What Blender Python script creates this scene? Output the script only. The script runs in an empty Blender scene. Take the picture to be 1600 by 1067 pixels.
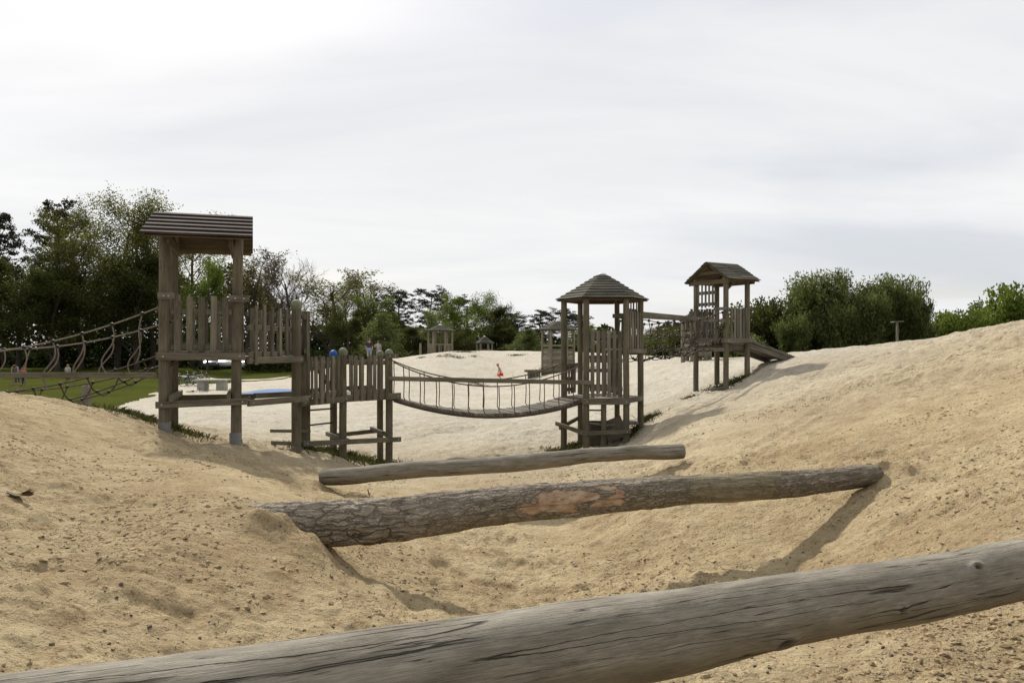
import bpy, math, random
import numpy as np
from mathutils import Vector

random.seed(7)
RNG = np.random.default_rng(7)
sc = bpy.context.scene
COL = sc.collection
F = 1600 * 28 / 36.0          # focal length in photo pixels
EYE = 1.75
HY = 545.0


def W(px, py, d):
    return np.array([(px - 800) / F * d, d, EYE - (py - HY) / F * d])


def XD(px, d):
    return (px - 800) / F * d


# ------------------------------------------------------------------ noise
def _h(ix, iy, seed):
    n = (ix.astype(np.int64) * 374761393 + iy.astype(np.int64) * 668265263 + seed * 974634777) & 0x7FFFFFFF
    n = ((n ^ (n >> 13)) * 1274126177) & 0x7FFFFFFF
    n = (n ^ (n >> 16)) & 0xFFFFFF
    return n / float(0xFFFFFF)


def vn(x, y, seed=0):
    x = np.asarray(x, float); y = np.asarray(y, float)
    ix = np.floor(x); iy = np.floor(y)
    fx = x - ix; fy = y - iy
    fx = fx * fx * fx * (fx * (fx * 6 - 15) + 10); fy = fy * fy * fy * (fy * (fy * 6 - 15) + 10)
    a = _h(ix, iy, seed); b = _h(ix + 1, iy, seed); c = _h(ix, iy + 1, seed); d = _h(ix + 1, iy + 1, seed)
    return (a + (b - a) * fx) * (1 - fy) + (c + (d - c) * fx) * fy - .5


def fbm(x, y, seed=0, o=4):
    s = 0; a = 1.0
    for i in range(o):
        s = s + a * vn(x * 2 ** i + 17.3 * i, y * 2 ** i - 9.1 * i, seed + i)
        a *= .5
    return s


# ------------------------------------------------------------------ terrain
CP = [  # photo pixel x, y and distance of points on the sand
    (0, 617, 10.5), (60, 622, 10.8), (0, 680, 7.8), (0, 750, 6), (0, 900, 4), (0, 1040, 2.9), (150, 680, 9.5), (110, 631, 11.8),
    (200, 648, 13), (200, 750, 7.4), (100, 850, 5), (200, 950, 3.9), (300, 850, 5.0), (350, 720, 9.6), (350, 776, 6.4), (376, 788, 6.1), (430, 826, 6.0), (490, 851, 6.0), (350, 825, 5.6),
    (450, 900, 5.2), (600, 930, 5.8), (740, 950, 6.2), (520, 866, 6.2), (300, 985, 4.0), (600, 965, 4.9), (500, 1000, 4.2),
    (400, 722, 11.3), (300, 692, 12.3), (255, 668, 12.6), (470, 745, 10.6), (371, 697, 13.0), (490, 768, 9.6),
    (900, 900, 7.7), (1000, 880, 7.9), (760, 860, 8.7), (800, 940, 6.9), (900, 850, 8.95), (640, 872, 7.6), (1000, 930, 6.6),
    (800, 775, 11.15), (650, 772, 11.1), (900, 765, 11.7), (760, 766, 11.4), (560, 740, 14), (620, 733, 16.5), (700, 735, 15.5),
    (537, 716, 15.9), (460, 703, 14.8), (520, 704, 17), (600, 725, 17.5),
    (1380, 752, 7.9), (1300, 830, 7.2), (1220, 890, 6.75), (1420, 745, 7.9), (1500, 850, 5.3), (1600, 840, 4.9),
    (1600, 950, 4.2), (1400, 965, 4.35), (1300, 1050, 3.7), (1600, 1067, 3.5), (1500, 1067, 3.5), (1100, 930, 6.0), (1100, 1067, 3.6),
    (1600, 700, 7.5), (1600, 600, 10.5), (1600, 540, 13), (1600, 507, 15.5), (1500, 523, 17.5), (1400, 640, 11), (1400, 560, 16.5),
    (1400, 537, 20), (1250, 552, 24), (1310, 546, 23), (1250, 600, 17), (1250, 680, 11), (1150, 640, 15.5), (1134, 608, 21.2),
    (1088, 612, 22), (1170, 583, 21.9), (1070, 660, 15.5), (1070, 718, 11.4), (1000, 725, 13), (960, 745, 12),
    (1040, 600, 27), (1050, 566, 34), (1001, 660, 19.3), (977, 692, 18.3), (886, 708, 18.8), (914, 704, 18.2), (940, 690, 19.5),
    (1100, 762, 9.3), (1000, 812, 8.6), (1200, 745, 9.2),
    (1000, 620, 25), (930, 600, 36), (940, 566, 50), (880, 575, 50), (840, 573, 52),
    (620, 561, 60), (560, 566, 62), (700, 549, 62), (760, 548, 63), (850, 550, 61), (1000, 556, 58),
    (660, 600, 45), (780, 591, 51), (660, 650, 25), (750, 690, 19.8), (640, 716, 18), (850, 650, 24), (760, 640, 28), (880, 620, 33),
    (420, 660, 24), (340, 648, 26), (320, 625, 38), (400, 690, 17.5), (330, 668, 18), (480, 650, 28), (500, 600, 52),
]
pts = [tuple(W(*c)) for c in CP]
pts += [  # points not seen, or seen only over a crest: x, distance, height
    (0, .3, .12), (0, 1.5, .15), (-1.0, 1.5, .3), (1.0, 1.5, .15), (-2.5, 1.2, .7), (2.5, 1.2, .35), (1.0, 2.6, .18), (2.0, 2.8, .30), (-5, 1, 1.1), (5, 1, 1.2),
    (-6, 4, 1.15), (-9, 6, 1.2), (-11, 10, 1.1), (-8, 14, .75), (-7.5, 17, .1), (-9, 22, -.4), (-14, 18, .1), (-20, 14, .3), (-20, 24, -.7),
    (-15, 34, -.85), (-22, 34, -.85), (-40, 34, -.85), (-25, 45, -.95), (-14, 45, -.95), (-40, 60, -.8), (-20, 60, -.85), (-28, 60, -.8),
    (-22, 75, -.65), (-45, 88, -.5), (-30, 88, -.5), (-70, 88, -.4), (-20, 88, -.4), (-120, 120, -.3), (-40, 120, -.3),
    (0, 85, .3), (0, 120, -.2), (30, 85, .4), (-8, 80, 0.),
    (7, 4, 1.7), (7, 7, 1.75), (9, 10, 2.1), (13, 14, 2.7), (13, 18, 2.5), (18, 25, 2.0), (14, 30, 1.45), (20, 40, 1.2), (10, 40, 1.25),
    (30, 40, 1.2), (30, 60, 1), (60, 60, .8), (12, 60, 1.2), (60, 120, .2), (20, 22, 2.5), (40, 25, 1.8),
    (0, 300, 0), (-300, 300, 0), (300, 300, 0), (0, 2500, 0), (-3500, 2500, 0), (3500, 2500, 0), (-60, 40, -.8), (-150, 90, -.3), (150, 90, .3),
]
pts = np.array(pts)


def _uv(X, Y):
    Yc = np.maximum(Y, .3)
    return X / (Yc + 3) * 2.6, np.log(Yc + 3)


def _k(r2):
    return np.where(r2 > 1e-12, .5 * r2 * np.log(np.maximum(r2, 1e-12)), 0)


_pu, _pv = _uv(pts[:, 0], pts[:, 1])
_n = len(pts)
_A = np.zeros((_n + 3, _n + 3))
_A[:_n, :_n] = _k((_pu[:, None] - _pu[None]) ** 2 + (_pv[:, None] - _pv[None]) ** 2) + np.eye(_n) * .0012
_A[:_n, _n] = 1; _A[:_n, _n + 1] = _pu; _A[:_n, _n + 2] = _pv
_A[_n:, :_n] = _A[:_n, _n:].T
_w = np.linalg.solve(_A, np.concatenate([pts[:, 2], np.zeros(3)]))


def Hm(X, Y):
    X = np.asarray(X, float); Y = np.asarray(Y, float)
    sh = np.broadcast(X, Y).shape
    u, v = _uv(np.broadcast_to(X, sh).ravel(), np.broadcast_to(Y, sh).ravel())
    out = np.empty(u.shape)
    for i in range(0, len(u), 20000):
        s = slice(i, i + 20000)
        r2 = (u[s, None] - _pu[None]) ** 2 + (v[s, None] - _pv[None]) ** 2
        out[s] = _k(r2) @ _w[:_n] + _w[_n] + _w[_n + 1] * u[s] + _w[_n + 2] * v[s]
    return np.clip(out, -1.7, 3.1).reshape(sh)


def H(x, y):
    return float(Hm(np.array([x]), np.array([y]))[0])


# ------------------------------------------------------------------ material helpers
def new_mat(name):
    m = bpy.data.materials.new(name); m.use_nodes = True
    nt = m.node_tree; nt.nodes.clear()
    return m, nt


class NT:
    def __init__(s, name):
        s.m, s.nt = new_mat(name)
        s.out = s.n('ShaderNodeOutputMaterial'); s.b = s.n('ShaderNodeBsdfPrincipled')
        s.l(s.b, 0, s.out, 0)

    def n(s, t, **k):
        x = s.nt.nodes.new(t)
        for a, v in k.items():
            setattr(x, a, v)
        return x

    def l(s, a, ai, b, bi):
        s.nt.links.new(a.outputs[ai], b.inputs[bi])

    def noise(s, vec, scale, detail=4, rough=.55, dist=0):
        x = s.n('ShaderNodeTexNoise'); x.inputs['Scale'].default_value = scale
        x.inputs['Detail'].default_value = detail; x.inputs['Roughness'].default_value = rough; x.inputs['Distortion'].default_value = dist
        if vec: s.nt.links.new(vec, x.inputs['Vector'])
        return x.outputs[0]

    def mapping(s, vec, scale=(1, 1, 1), loc=(0, 0, 0), rot=(0, 0, 0)):
        x = s.n('ShaderNodeMapping'); x.inputs['Scale'].default_value = scale; x.inputs['Location'].default_value = loc
        x.inputs['Rotation'].default_value = rot
        s.nt.links.new(vec, x.inputs['Vector']); return x.outputs[0]

    def ramp(s, fac, stops):
        x = s.n('ShaderNodeValToRGB'); cr = x.color_ramp
        while len(cr.elements) < len(stops): cr.elements.new(.5)
        for e, (p, c) in zip(cr.elements, stops):
            e.position = p; e.color = (c, c, c, 1) if not hasattr(c, '__len__') else (*c, 1)
        s.nt.links.new(fac, x.inputs[0]); return x.outputs[0]

    def mix(s, fac, a, b, mode='MIX'):
        x = s.n('ShaderNodeMix', data_type='RGBA', blend_type=mode)
        for v, i in ((fac, 0), (a, 6), (b, 7)):
            if isinstance(v, (int, float)): x.inputs[i].default_value = v
            elif isinstance(v, tuple): x.inputs[i].default_value = (*v, 1)
            else: s.nt.links.new(v, x.inputs[i])
        return x.outputs[2]

    def math(s, op, a, b=0.0, c=None):
        x = s.n('ShaderNodeMath', operation=op)
        for i, v in enumerate((a, b) if c is None else (a, b, c)):
            if isinstance(v, (int, float)): x.inputs[i].default_value = v
            else: s.nt.links.new(v, x.inputs[i])
        return x.outputs[0]

    def bump(s, hgt, strength=.5, dist=.01, prev=None):
        x = s.n('ShaderNodeBump'); x.inputs['Strength'].default_value = strength; x.inputs['Distance'].default_value = dist
        s.nt.links.new(hgt, x.inputs['Height'])
        if prev: s.nt.links.new(prev, x.inputs['Normal'])
        return x.outputs[0]

    def done(s, col, rough=.9, normal=None, spec=.15):
        if isinstance(col, tuple): s.b.inputs['Base Color'].default_value = (*col, 1)
        else: s.nt.links.new(col, s.b.inputs['Base Color'])
        if isinstance(rough, (int, float)): s.b.inputs['Roughness'].default_value = rough
        else: s.nt.links.new(rough, s.b.inputs['Roughness'])
        s.b.inputs['Specular IOR Level'].default_value = spec
        if normal: s.nt.links.new(normal, s.b.inputs['Normal'])
        return s.m


def obj_co(n): return n.n('ShaderNodeTexCoord').outputs['Object']
def uv_co(n): return n.n('ShaderNodeTexCoord').outputs['UV']


def mat_sand():
    n = NT('sand'); p = obj_co(n)
    sep = n.n('ShaderNodeSeparateXYZ'); n.nt.links.new(p, sep.inputs[0])
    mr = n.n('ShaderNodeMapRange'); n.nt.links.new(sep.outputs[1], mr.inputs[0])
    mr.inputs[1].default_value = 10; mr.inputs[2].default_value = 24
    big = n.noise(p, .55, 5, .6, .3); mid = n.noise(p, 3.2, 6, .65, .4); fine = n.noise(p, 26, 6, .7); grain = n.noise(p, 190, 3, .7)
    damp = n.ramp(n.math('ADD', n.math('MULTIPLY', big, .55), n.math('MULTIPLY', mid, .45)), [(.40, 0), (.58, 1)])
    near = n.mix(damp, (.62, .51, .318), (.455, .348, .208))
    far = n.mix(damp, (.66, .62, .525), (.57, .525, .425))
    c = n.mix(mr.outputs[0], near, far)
    dent_shade = n.noise(n.mapping(p, (1, .6, 1)), 3.6, 5, .75)
    c = n.mix(n.math('MULTIPLY', n.ramp(dent_shade, [(.56, 0), (.66, 1)]), .55), c, n.mix(1, c, (.55, .47, .40), 'MULTIPLY'))  # small shadows of footprints and crumbs, painted into the sand as dark spots
    speck = n.ramp(fine, [(.33, 0.0), (.45, 1)])
    c = n.mix(n.math('SUBTRACT', 1, speck), c, n.mix(1, c, (.50, .42, .36), 'MULTIPLY'))
    c = n.mix(.6, c, n.mix(1, c, n.ramp(grain, [(.3, .62), (.7, 1.25)]), 'MULTIPLY'))
    v = n.n('ShaderNodeTexVoronoi'); v.inputs['Scale'].default_value = 38; v.inputs['Randomness'].default_value = 1
    n.nt.links.new(p, v.inputs['Vector'])
    clod = n.math('MULTIPLY', n.ramp(v.outputs['Distance'], [(.0, 1), (.45, 0)]), n.ramp(n.noise(p, 4.5, 4, .7), [(.48, 0), (.6, 1)]))
    hgt = n.math('ADD', n.math('MULTIPLY', n.noise(p, 9, 6, .68), 1.6), n.math('MULTIPLY', fine, .7))
    hgt = n.math('ADD', hgt, n.math('MULTIPLY', clod, .45))
    b = n.bump(hgt, 1, .06)
    b = n.bump(grain, .4, .004, b)
    return n.done(c, 1, b, .03)


def mat_wood(name, light, dark, green=0.0, grain=1.0, rough=.85):
    n = NT(name); uv = uv_co(n)
    g = n.noise(n.mapping(uv, (2.2, 55 * grain, 1)), 1, 5, .6)
    g2 = n.noise(n.mapping(uv, (.8, 14, 1)), 1, 4, .6, .5)
    st = n.noise(n.mapping(uv, (1.3, 2.5, 1)), 1, 4, .6)
    isl = n.n('ShaderNodeNewGeometry').outputs['Random Per Island']
    c = n.mix(n.ramp(n.math('ADD', n.math('MULTIPLY', g, .5), n.math('MULTIPLY', g2, .5)), [(.32, 0), (.66, 1)]), dark, light)
    c = n.mix(1, c, n.ramp(st, [(.3, .62), (.7, 1.2)]), 'MULTIPLY')
    c = n.mix(1, c, n.ramp(isl, [(0, .68), (1, 1.25)]), 'MULTIPLY')
    if green:
        c = n.mix(n.math('MULTIPLY', n.ramp(n.noise(n.mapping(uv, (2, 3, 1), (7, 3, 0)), 1.2, 4), [(.48, 0), (.7, 1)]), green), c, (.13, .14, .06))
    crk = n.math('ABSOLUTE', n.math('SUBTRACT', g2, .5))
    ck = n.ramp(crk, [(0, 0), (.018, 1)])
    c = n.mix(n.math('MULTIPLY', n.math('SUBTRACT', 1, ck), .6), c, (.03, .024, .018))
    b = n.bump(n.math('ADD', g, n.math('MULTIPLY', ck, .6)), .5, .006)
    return n.done(c, rough, b, .08)


def mat_plain(name, col, rough=.6, var=.25, scale=6, bump=.0, spec=.3, metal=0):
    n = NT(name); p = obj_co(n)
    c = n.mix(1, col, n.ramp(n.noise(p, scale, 4, .6), [(.3, 1 - var), (.7, 1 + var)]), 'MULTIPLY')
    n.b.inputs['Metallic'].default_value = metal
    return n.done(c, rough, n.bump(n.noise(p, scale * 8, 3), bump, .01) if bump else None, spec)


def mat_leaf(name, a, b, trans=.35):
    m, nt = new_mat(name)
    N = nt.nodes.new
    geo = N('ShaderNodeNewGeometry'); r = N('ShaderNodeValToRGB'); nt.links.new(geo.outputs['Random Per Island'], r.inputs[0])
    r.color_ramp.elements[0].color = (*a, 1); r.color_ramp.elements[1].color = (*b, 1)
    tc = N('ShaderNodeTexCoord'); no = N('ShaderNodeTexNoise'); no.inputs['Scale'].default_value = .5
    nt.links.new(tc.outputs['Object'], no.inputs['Vector'])
    rr = N('ShaderNodeValToRGB'); nt.links.new(no.outputs[0], rr.inputs[0])
    rr.color_ramp.elements[0].position = .35; rr.color_ramp.elements[0].color = (.6, .6, .6, 1)
    rr.color_ramp.elements[1].position = .65; rr.color_ramp.elements[1].color = (1.25, 1.25, 1.25, 1)
    mx = N('ShaderNodeMix'); mx.data_type = 'RGBA'; mx.blend_type = 'MULTIPLY'; mx.inputs[0].default_value = 1
    nt.links.new(r.outputs[0], mx.inputs[6]); nt.links.new(rr.outputs[0], mx.inputs[7])
    d = N('ShaderNodeBsdfDiffuse'); t = N('ShaderNodeBsdfTranslucent'); ms = N('ShaderNodeMixShader'); ms.inputs[0].default_value = trans
    o = N('ShaderNodeOutputMaterial')
    nt.links.new(mx.outputs[2], d.inputs[0]); nt.links.new(mx.outputs[2], t.inputs[0])
    nt.links.new(d.outputs[0], ms.inputs[1]); nt.links.new(t.outputs[0], ms.inputs[2]); nt.links.new(ms.outputs[0], o.inputs[0])
    return m


def mat_lawn():
    n = NT('lawn'); p = obj_co(n)
    a = n.noise(p, .25, 5, .6); b = n.noise(p, 2.2, 5, .7); f = n.noise(p, 14, 4, .7)
    c = n.mix(n.ramp(a, [(.35, 0), (.65, 1)]), (.042, .055, .012), (.07, .08, .02))
    c = n.mix(n.ramp(b, [(.35, 0), (.7, .7)]), c, (.085, .088, .022))
    c = n.mix(.6, c, n.mix(1, c, n.ramp(f, [(.3, .6), (.7, 1.35)]), 'MULTIPLY'))
    return n.done(c, 1, n.bump(f, .8, .06), 0.)


def mat_log_smooth():
    n = NT('weathered_log'); uv = uv_co(n)
    g = n.noise(n.mapping(uv, (3.5, 70, 1)), 1.6, 5, .65, .15)
    fine = n.noise(n.mapping(uv, (9, 330, 1)), 1, 4, .6)
    st = n.noise(n.mapping(uv, (1.6, 5, 1)), 1.5, 6, .68, .3)
    sp = n.noise(n.mapping(uv, (4, 11, 1), (3, 9, 0)), 2, 6, .75)
    c = n.mix(n.ramp(st, [(.32, 0), (.68, 1)]), (.185, .165, .128), (.375, .345, .285))
    c = n.mix(.75, c, n.mix(1, c, n.ramp(fine, [(.32, .55), (.68, 1.32)]), 'MULTIPLY'))
    c = n.mix(.55, c, n.mix(1, c, n.ramp(g, [(.3, .72), (.7, 1.15)]), 'MULTIPLY'))
    c = n.mix(n.math('MULTIPLY', n.ramp(sp, [(.54, 0), (.74, 1)]), .5), c, (.13, .112, .085))
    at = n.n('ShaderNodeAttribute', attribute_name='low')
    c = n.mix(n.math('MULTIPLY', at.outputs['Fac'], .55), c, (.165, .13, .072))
    wv = n.n('ShaderNodeCombineXYZ'); n.nt.links.new(n.math('MULTIPLY', n.noise(n.mapping(uv, (2.2, 3, 1)), 1, 4, .6), .05), wv.inputs[1])
    wu = n.n('ShaderNodeVectorMath', operation='ADD'); n.nt.links.new(uv, wu.inputs[0]); n.nt.links.new(wv.outputs[0], wu.inputs[1]); wu = wu.outputs[0]
    l1 = n.math('ABSOLUTE', n.math('SUBTRACT', n.noise(n.mapping(wu, (.22, 9.5, 1)), 1.5, 1.2, .35), .5))
    l2 = n.math('ABSOLUTE', n.math('SUBTRACT', n.noise(n.mapping(wu, (.4, 21, 1), (31, 8, 0)), 1.6, 1.2, .35), .5))
    gate = n.ramp(n.noise(n.mapping(uv, (1.3, 9, 1), (4, 2, 0)), 1, 2), [(.47, 0), (.53, 1)])
    gate1 = n.ramp(n.noise(n.mapping(uv, (.8, 6, 1), (14, 2, 0)), 1, 2), [(.42, 0), (.48, 1)])
    k1 = n.math('MAXIMUM', n.ramp(l1, [(.002, 0), (.0075, 1)]), n.math('SUBTRACT', 1, gate1))
    k2 = n.math('MAXIMUM', n.ramp(l2, [(.002, 0), (.008, 1)]), n.math('SUBTRACT', 1, gate))
    k = n.math('MULTIPLY', k1, k2)
    c = n.mix(n.math('MULTIPLY', n.math('SUBTRACT', 1, k), .9), c, (.025, .02, .015))
    kn = n.n('ShaderNodeAttribute', attribute_name='knot').outputs['Fac']
    c = n.mix(kn, c, (.05, .042, .032))
    b = n.bump(k, .8, .012); b = n.bump(n.math('ADD', fine, g), .6, .008, b)
    return n.done(c, .85, b, .15)


def mat_bark():
    n = NT('pine_bark'); uv = uv_co(n)
    w = n.noise(uv, 5, 4, .6)
    mp = n.n('ShaderNodeVectorMath', operation='MULTIPLY_ADD')
    wv = n.n('ShaderNodeCombineXYZ'); n.nt.links.new(w, wv.inputs[0]); n.nt.links.new(n.noise(n.mapping(uv, (1, 1, 1), (5, 5, 5)), 7, 4), wv.inputs[1])
    n.nt.links.new(wv.outputs[0], mp.inputs[0]); mp.inputs[1].default_value = (.30, .10, 0); n.nt.links.new(uv, mp.inputs[2])
    v = n.n('ShaderNodeTexVoronoi', feature='DISTANCE_TO_EDGE'); v.inputs['Scale'].default_value = 1
    n.nt.links.new(n.mapping(mp.outputs[0], (4.6, 17, 1)), v.inputs['Vector'])
    crack = n.ramp(n.math('ADD', v.outputs[0], n.math('MULTIPLY', n.math('SUBTRACT', n.noise(uv, 30, 4, .7), .5), .16)), [(.0, 0), (.075, 1)])
    coarse = n.n('ShaderNodeAttribute', attribute_name='coarse').outputs['Fac']
    v3 = n.n('ShaderNodeTexVoronoi', feature='DISTANCE_TO_EDGE'); n.nt.links.new(n.mapping(mp.outputs[0], (8, 42, 1), (3, 1, 0)), v3.inputs['Vector']); v3.inputs['Scale'].default_value = 1
    flake = n.ramp(n.math('ADD', v3.outputs[0], n.math('MULTIPLY', n.math('SUBTRACT', n.noise(uv, 42, 5, .75), .5), .34)), [(.0, .25), (.10, 1)])
    crack = n.mix(coarse, flake, crack)
    v2 = n.n('ShaderNodeTexVoronoi', feature='DISTANCE_TO_EDGE'); n.nt.links.new(n.mapping(mp.outputs[0], (15, 70, 1)), v2.inputs['Vector'])
    v2.inputs['Scale'].default_value = 1
    c2 = n.ramp(v2.outputs[0], [(0, 0), (.2, 1)])
    t = n.noise(uv, 9, 6, .7)
    bark = n.mix(n.ramp(t, [(.3, 0), (.7, 1)]), (.19, .148, .108), (.43, .365, .28))
    bark = n.mix(n.math('MULTIPLY', n.math('SUBTRACT', 1, c2), .3), bark, (.085, .068, .055))
    bark = n.mix(n.math('MULTIPLY', n.math('SUBTRACT', 1, crack), .85), bark, (.03, .023, .018))
    bark = n.mix(n.math('MULTIPLY', n.ramp(n.noise(n.mapping(uv, (2, 6, 1), (8, 8, 0)), 2.2, 6, .75), [(.5, 0), (.66, 1)]), .6), bark, (.40, .37, .32))
    bark = n.mix(n.math('MULTIPLY', n.math('SUBTRACT', 1, n.n('ShaderNodeAttribute', attribute_name='low').outputs['Fac']), n.math('MULTIPLY', t, .75)), bark, (.47, .42, .34))  # upper side paler: weather bleach, with the lit top put into the colour
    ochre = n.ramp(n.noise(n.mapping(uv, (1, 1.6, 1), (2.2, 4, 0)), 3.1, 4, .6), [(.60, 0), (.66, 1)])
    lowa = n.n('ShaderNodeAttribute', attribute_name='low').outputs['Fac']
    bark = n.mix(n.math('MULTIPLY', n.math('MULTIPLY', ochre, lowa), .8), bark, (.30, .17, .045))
    bare = n.n('ShaderNodeAttribute', attribute_name='bare').outputs['Fac']
    bm = n.ramp(n.math('ADD', bare, n.math('MULTIPLY', n.math('SUBTRACT', n.noise(n.mapping(uv, (1, 2, 1)), 6, 6, .7), .5), 2.2)), [(.46, 0), (.54, 1)])
    bw = n.mix(n.ramp(n.noise(n.mapping(uv, (6, 12, 1)), 1.2, 5, .7), [(.35, 0), (.62, 1)]), (.27, .15, .10), (.50, .39, .27))
    bw = n.mix(n.ramp(n.noise(n.mapping(uv, (9, 30, 1)), 1, 4, .7), [(.55, 0), (.7, .8)]), bw, (.09, .06, .045))
    c = n.mix(bm, bark, bw)
    thin = n.n('ShaderNodeAttribute', attribute_name='thin').outputs['Fac']
    tc = n.mix(n.ramp(n.noise(n.mapping(uv, (4, 14, 1)), 1.3, 6, .75), [(.35, 0), (.65, 1)]), (.15, .125, .075), (.35, .31, .22))
    tm = n.ramp(n.math('ADD', thin, n.math('MULTIPLY', n.math('SUBTRACT', n.noise(n.mapping(uv, (1, 2, 1), (9, 4, 0)), 4, 6, .7), .5), 2.6)), [(.40, 0), (.62, 1)])
    c = n.mix(tm, c, tc)
    hgt = n.math('MULTIPLY', n.math('ADD', crack, n.math('MULTIPLY', c2, .35)), n.math('SUBTRACT', 1, n.math('MAXIMUM', bm, n.math('MULTIPLY', tm, .75))))
    hgt = n.math('ADD', hgt, n.math('MULTIPLY', t, .7))
    return n.done(c, .9, n.bump(hgt, 1, .022), .15)


M = {}
M['sand'] = mat_sand(); M['lawn'] = mat_lawn()
M['post'] = mat_wood('post_wood', (.20, .178, .132), (.115, .10, .072), .25)
M['plank'] = mat_wood('plank_wood', (.215, .195, .15), (.125, .11, .083), .12)
M['grey'] = mat_wood('grey_wood', (.235, .217, .18), (.138, .122, .098), .1)
M['deckboard'] = mat_wood('deck_wood', (.36, .33, .28), (.22, .195, .16), .0)
M['bridgeboard'] = mat_wood('bridge_wood', (.24, .22, .185), (.13, .115, .092), .0)
M['roofl'] = mat_wood('roof_board_wood', (.085, .066, .06), (.034, .026, .023), .0)
M['shingle'] = mat_wood('roof_shingle_wood', (.14, .132, .11), (.066, .062, .052), .4)
M['under'] = mat_wood('roof_underside_wood', (.15, .115, .072), (.085, .063, .04), .0)
M['farwood'] = mat_wood('far_wood', (.30, .27, .21), (.2, .175, .13), .2)
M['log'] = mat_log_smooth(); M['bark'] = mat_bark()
M['rope'] = mat_plain('rope_fibre', (.20, .17, .145), .9, .3, 30)
M['darkrope'] = mat_plain('dark_rope_fibre', (.075, .055, .045), .9, .3, 30)
M['rust'] = mat_plain('chain_metal', (.10, .065, .045), .8, .3, 30)
M['black'] = mat_plain('black_plastic', (.018, .018, .02), .5, .1, 10)
M['zinc'] = mat_plain('galvanised_metal', (.20, .21, .215), .5, .2, 9, 0, .4, .3)
M['concrete'] = mat_plain('concrete', (.34, .33, .30), .85, .2, 5, .2)
M['anchor'] = mat_plain('dark_concrete', (.16, .145, .125), .9, .3, 9, .2)
M['blueball'] = mat_plain('blue_paint', (.02, .09, .33), .55, .2, 9)
M['greenball'] = mat_plain('faded_green_paint', (.19, .21, .135), .7, .25, 9)
M['bluemat'] = mat_plain('blue_vinyl', (.10, .18, .36), .9, .15, 2)
M['orange'] = mat_plain('faded_orange_vinyl', (.5, .3, .2), .6, .15, 2)
M['white'] = mat_plain('white_cap', (.72, .72, .7), .6, .1, 5)
M['bolt'] = mat_plain('bolt_metal', (.42, .42, .42), .4, .1, 9, 0, .5, .6)
M['lump'] = mat_plain('sand_lump', (.34, .26, .155), .95, .5, 40)  # same sand as the slopes; its shading is put into this darker tone
M['chip'] = mat_plain('bark_chip', (.10, .07, .05), .9, .4, 20)
M['trunk'] = mat_plain('tree_bark', (.075, .062, .048), .95, .35, 5, .4)
M['pinetrunk'] = mat_plain('pine_tree_bark', (.085, .062, .05), .95, .35, 4, .4)
M['baretwig'] = mat_plain('bare_twig', (.125, .09, .09), .9, .2, 3)
M['leaf_dark'] = mat_leaf('dark_leaf', (.062, .075, .022), (.125, .135, .042), .5)
M['leaf_spring'] = mat_leaf('spring_leaf', (.11, .12, .032), (.20, .20, .06), .5)
M['leaf_bright'] = mat_leaf('bright_leaf', (.10, .15, .025), (.20, .25, .055), .45)
M['leaf_brown'] = mat_leaf('bronze_leaf', (.10, .085, .04), (.18, .15, .065), .4)
M['needle'] = mat_leaf('pine_needle', (.034, .042, .025), (.075, .08, .052), .2)
M['leaf_pale'] = mat_leaf('pale_leaf', (.12, .15, .05), (.23, .26, .10), .4)
M['bamboo'] = mat_leaf('bamboo_leaf', (.06, .085, .022), (.22, .245, .09), .4)
M['wood_mass'] = mat_leaf('distant_leaf', (.022, .032, .012), (.055, .07, .025), .25)
M['blade'] = mat_leaf('grass_blade', (.04, .05, .015), (.12, .12, .045), .2)
M['skin'] = mat_plain('skin', (.50, .30, .21), .6, .08, 4)
M['hair'] = mat_plain('brown_hair', (.10, .06, .035), .7, .2, 20)
M['blond'] = mat_plain('reddish_blond_hair', (.32, .17, .08), .7, .2, 20)


def cloth(name, c): return mat_plain(name, c, .85, .12, 8)


# ------------------------------------------------------------------ mesh builder
WL = {}


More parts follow.
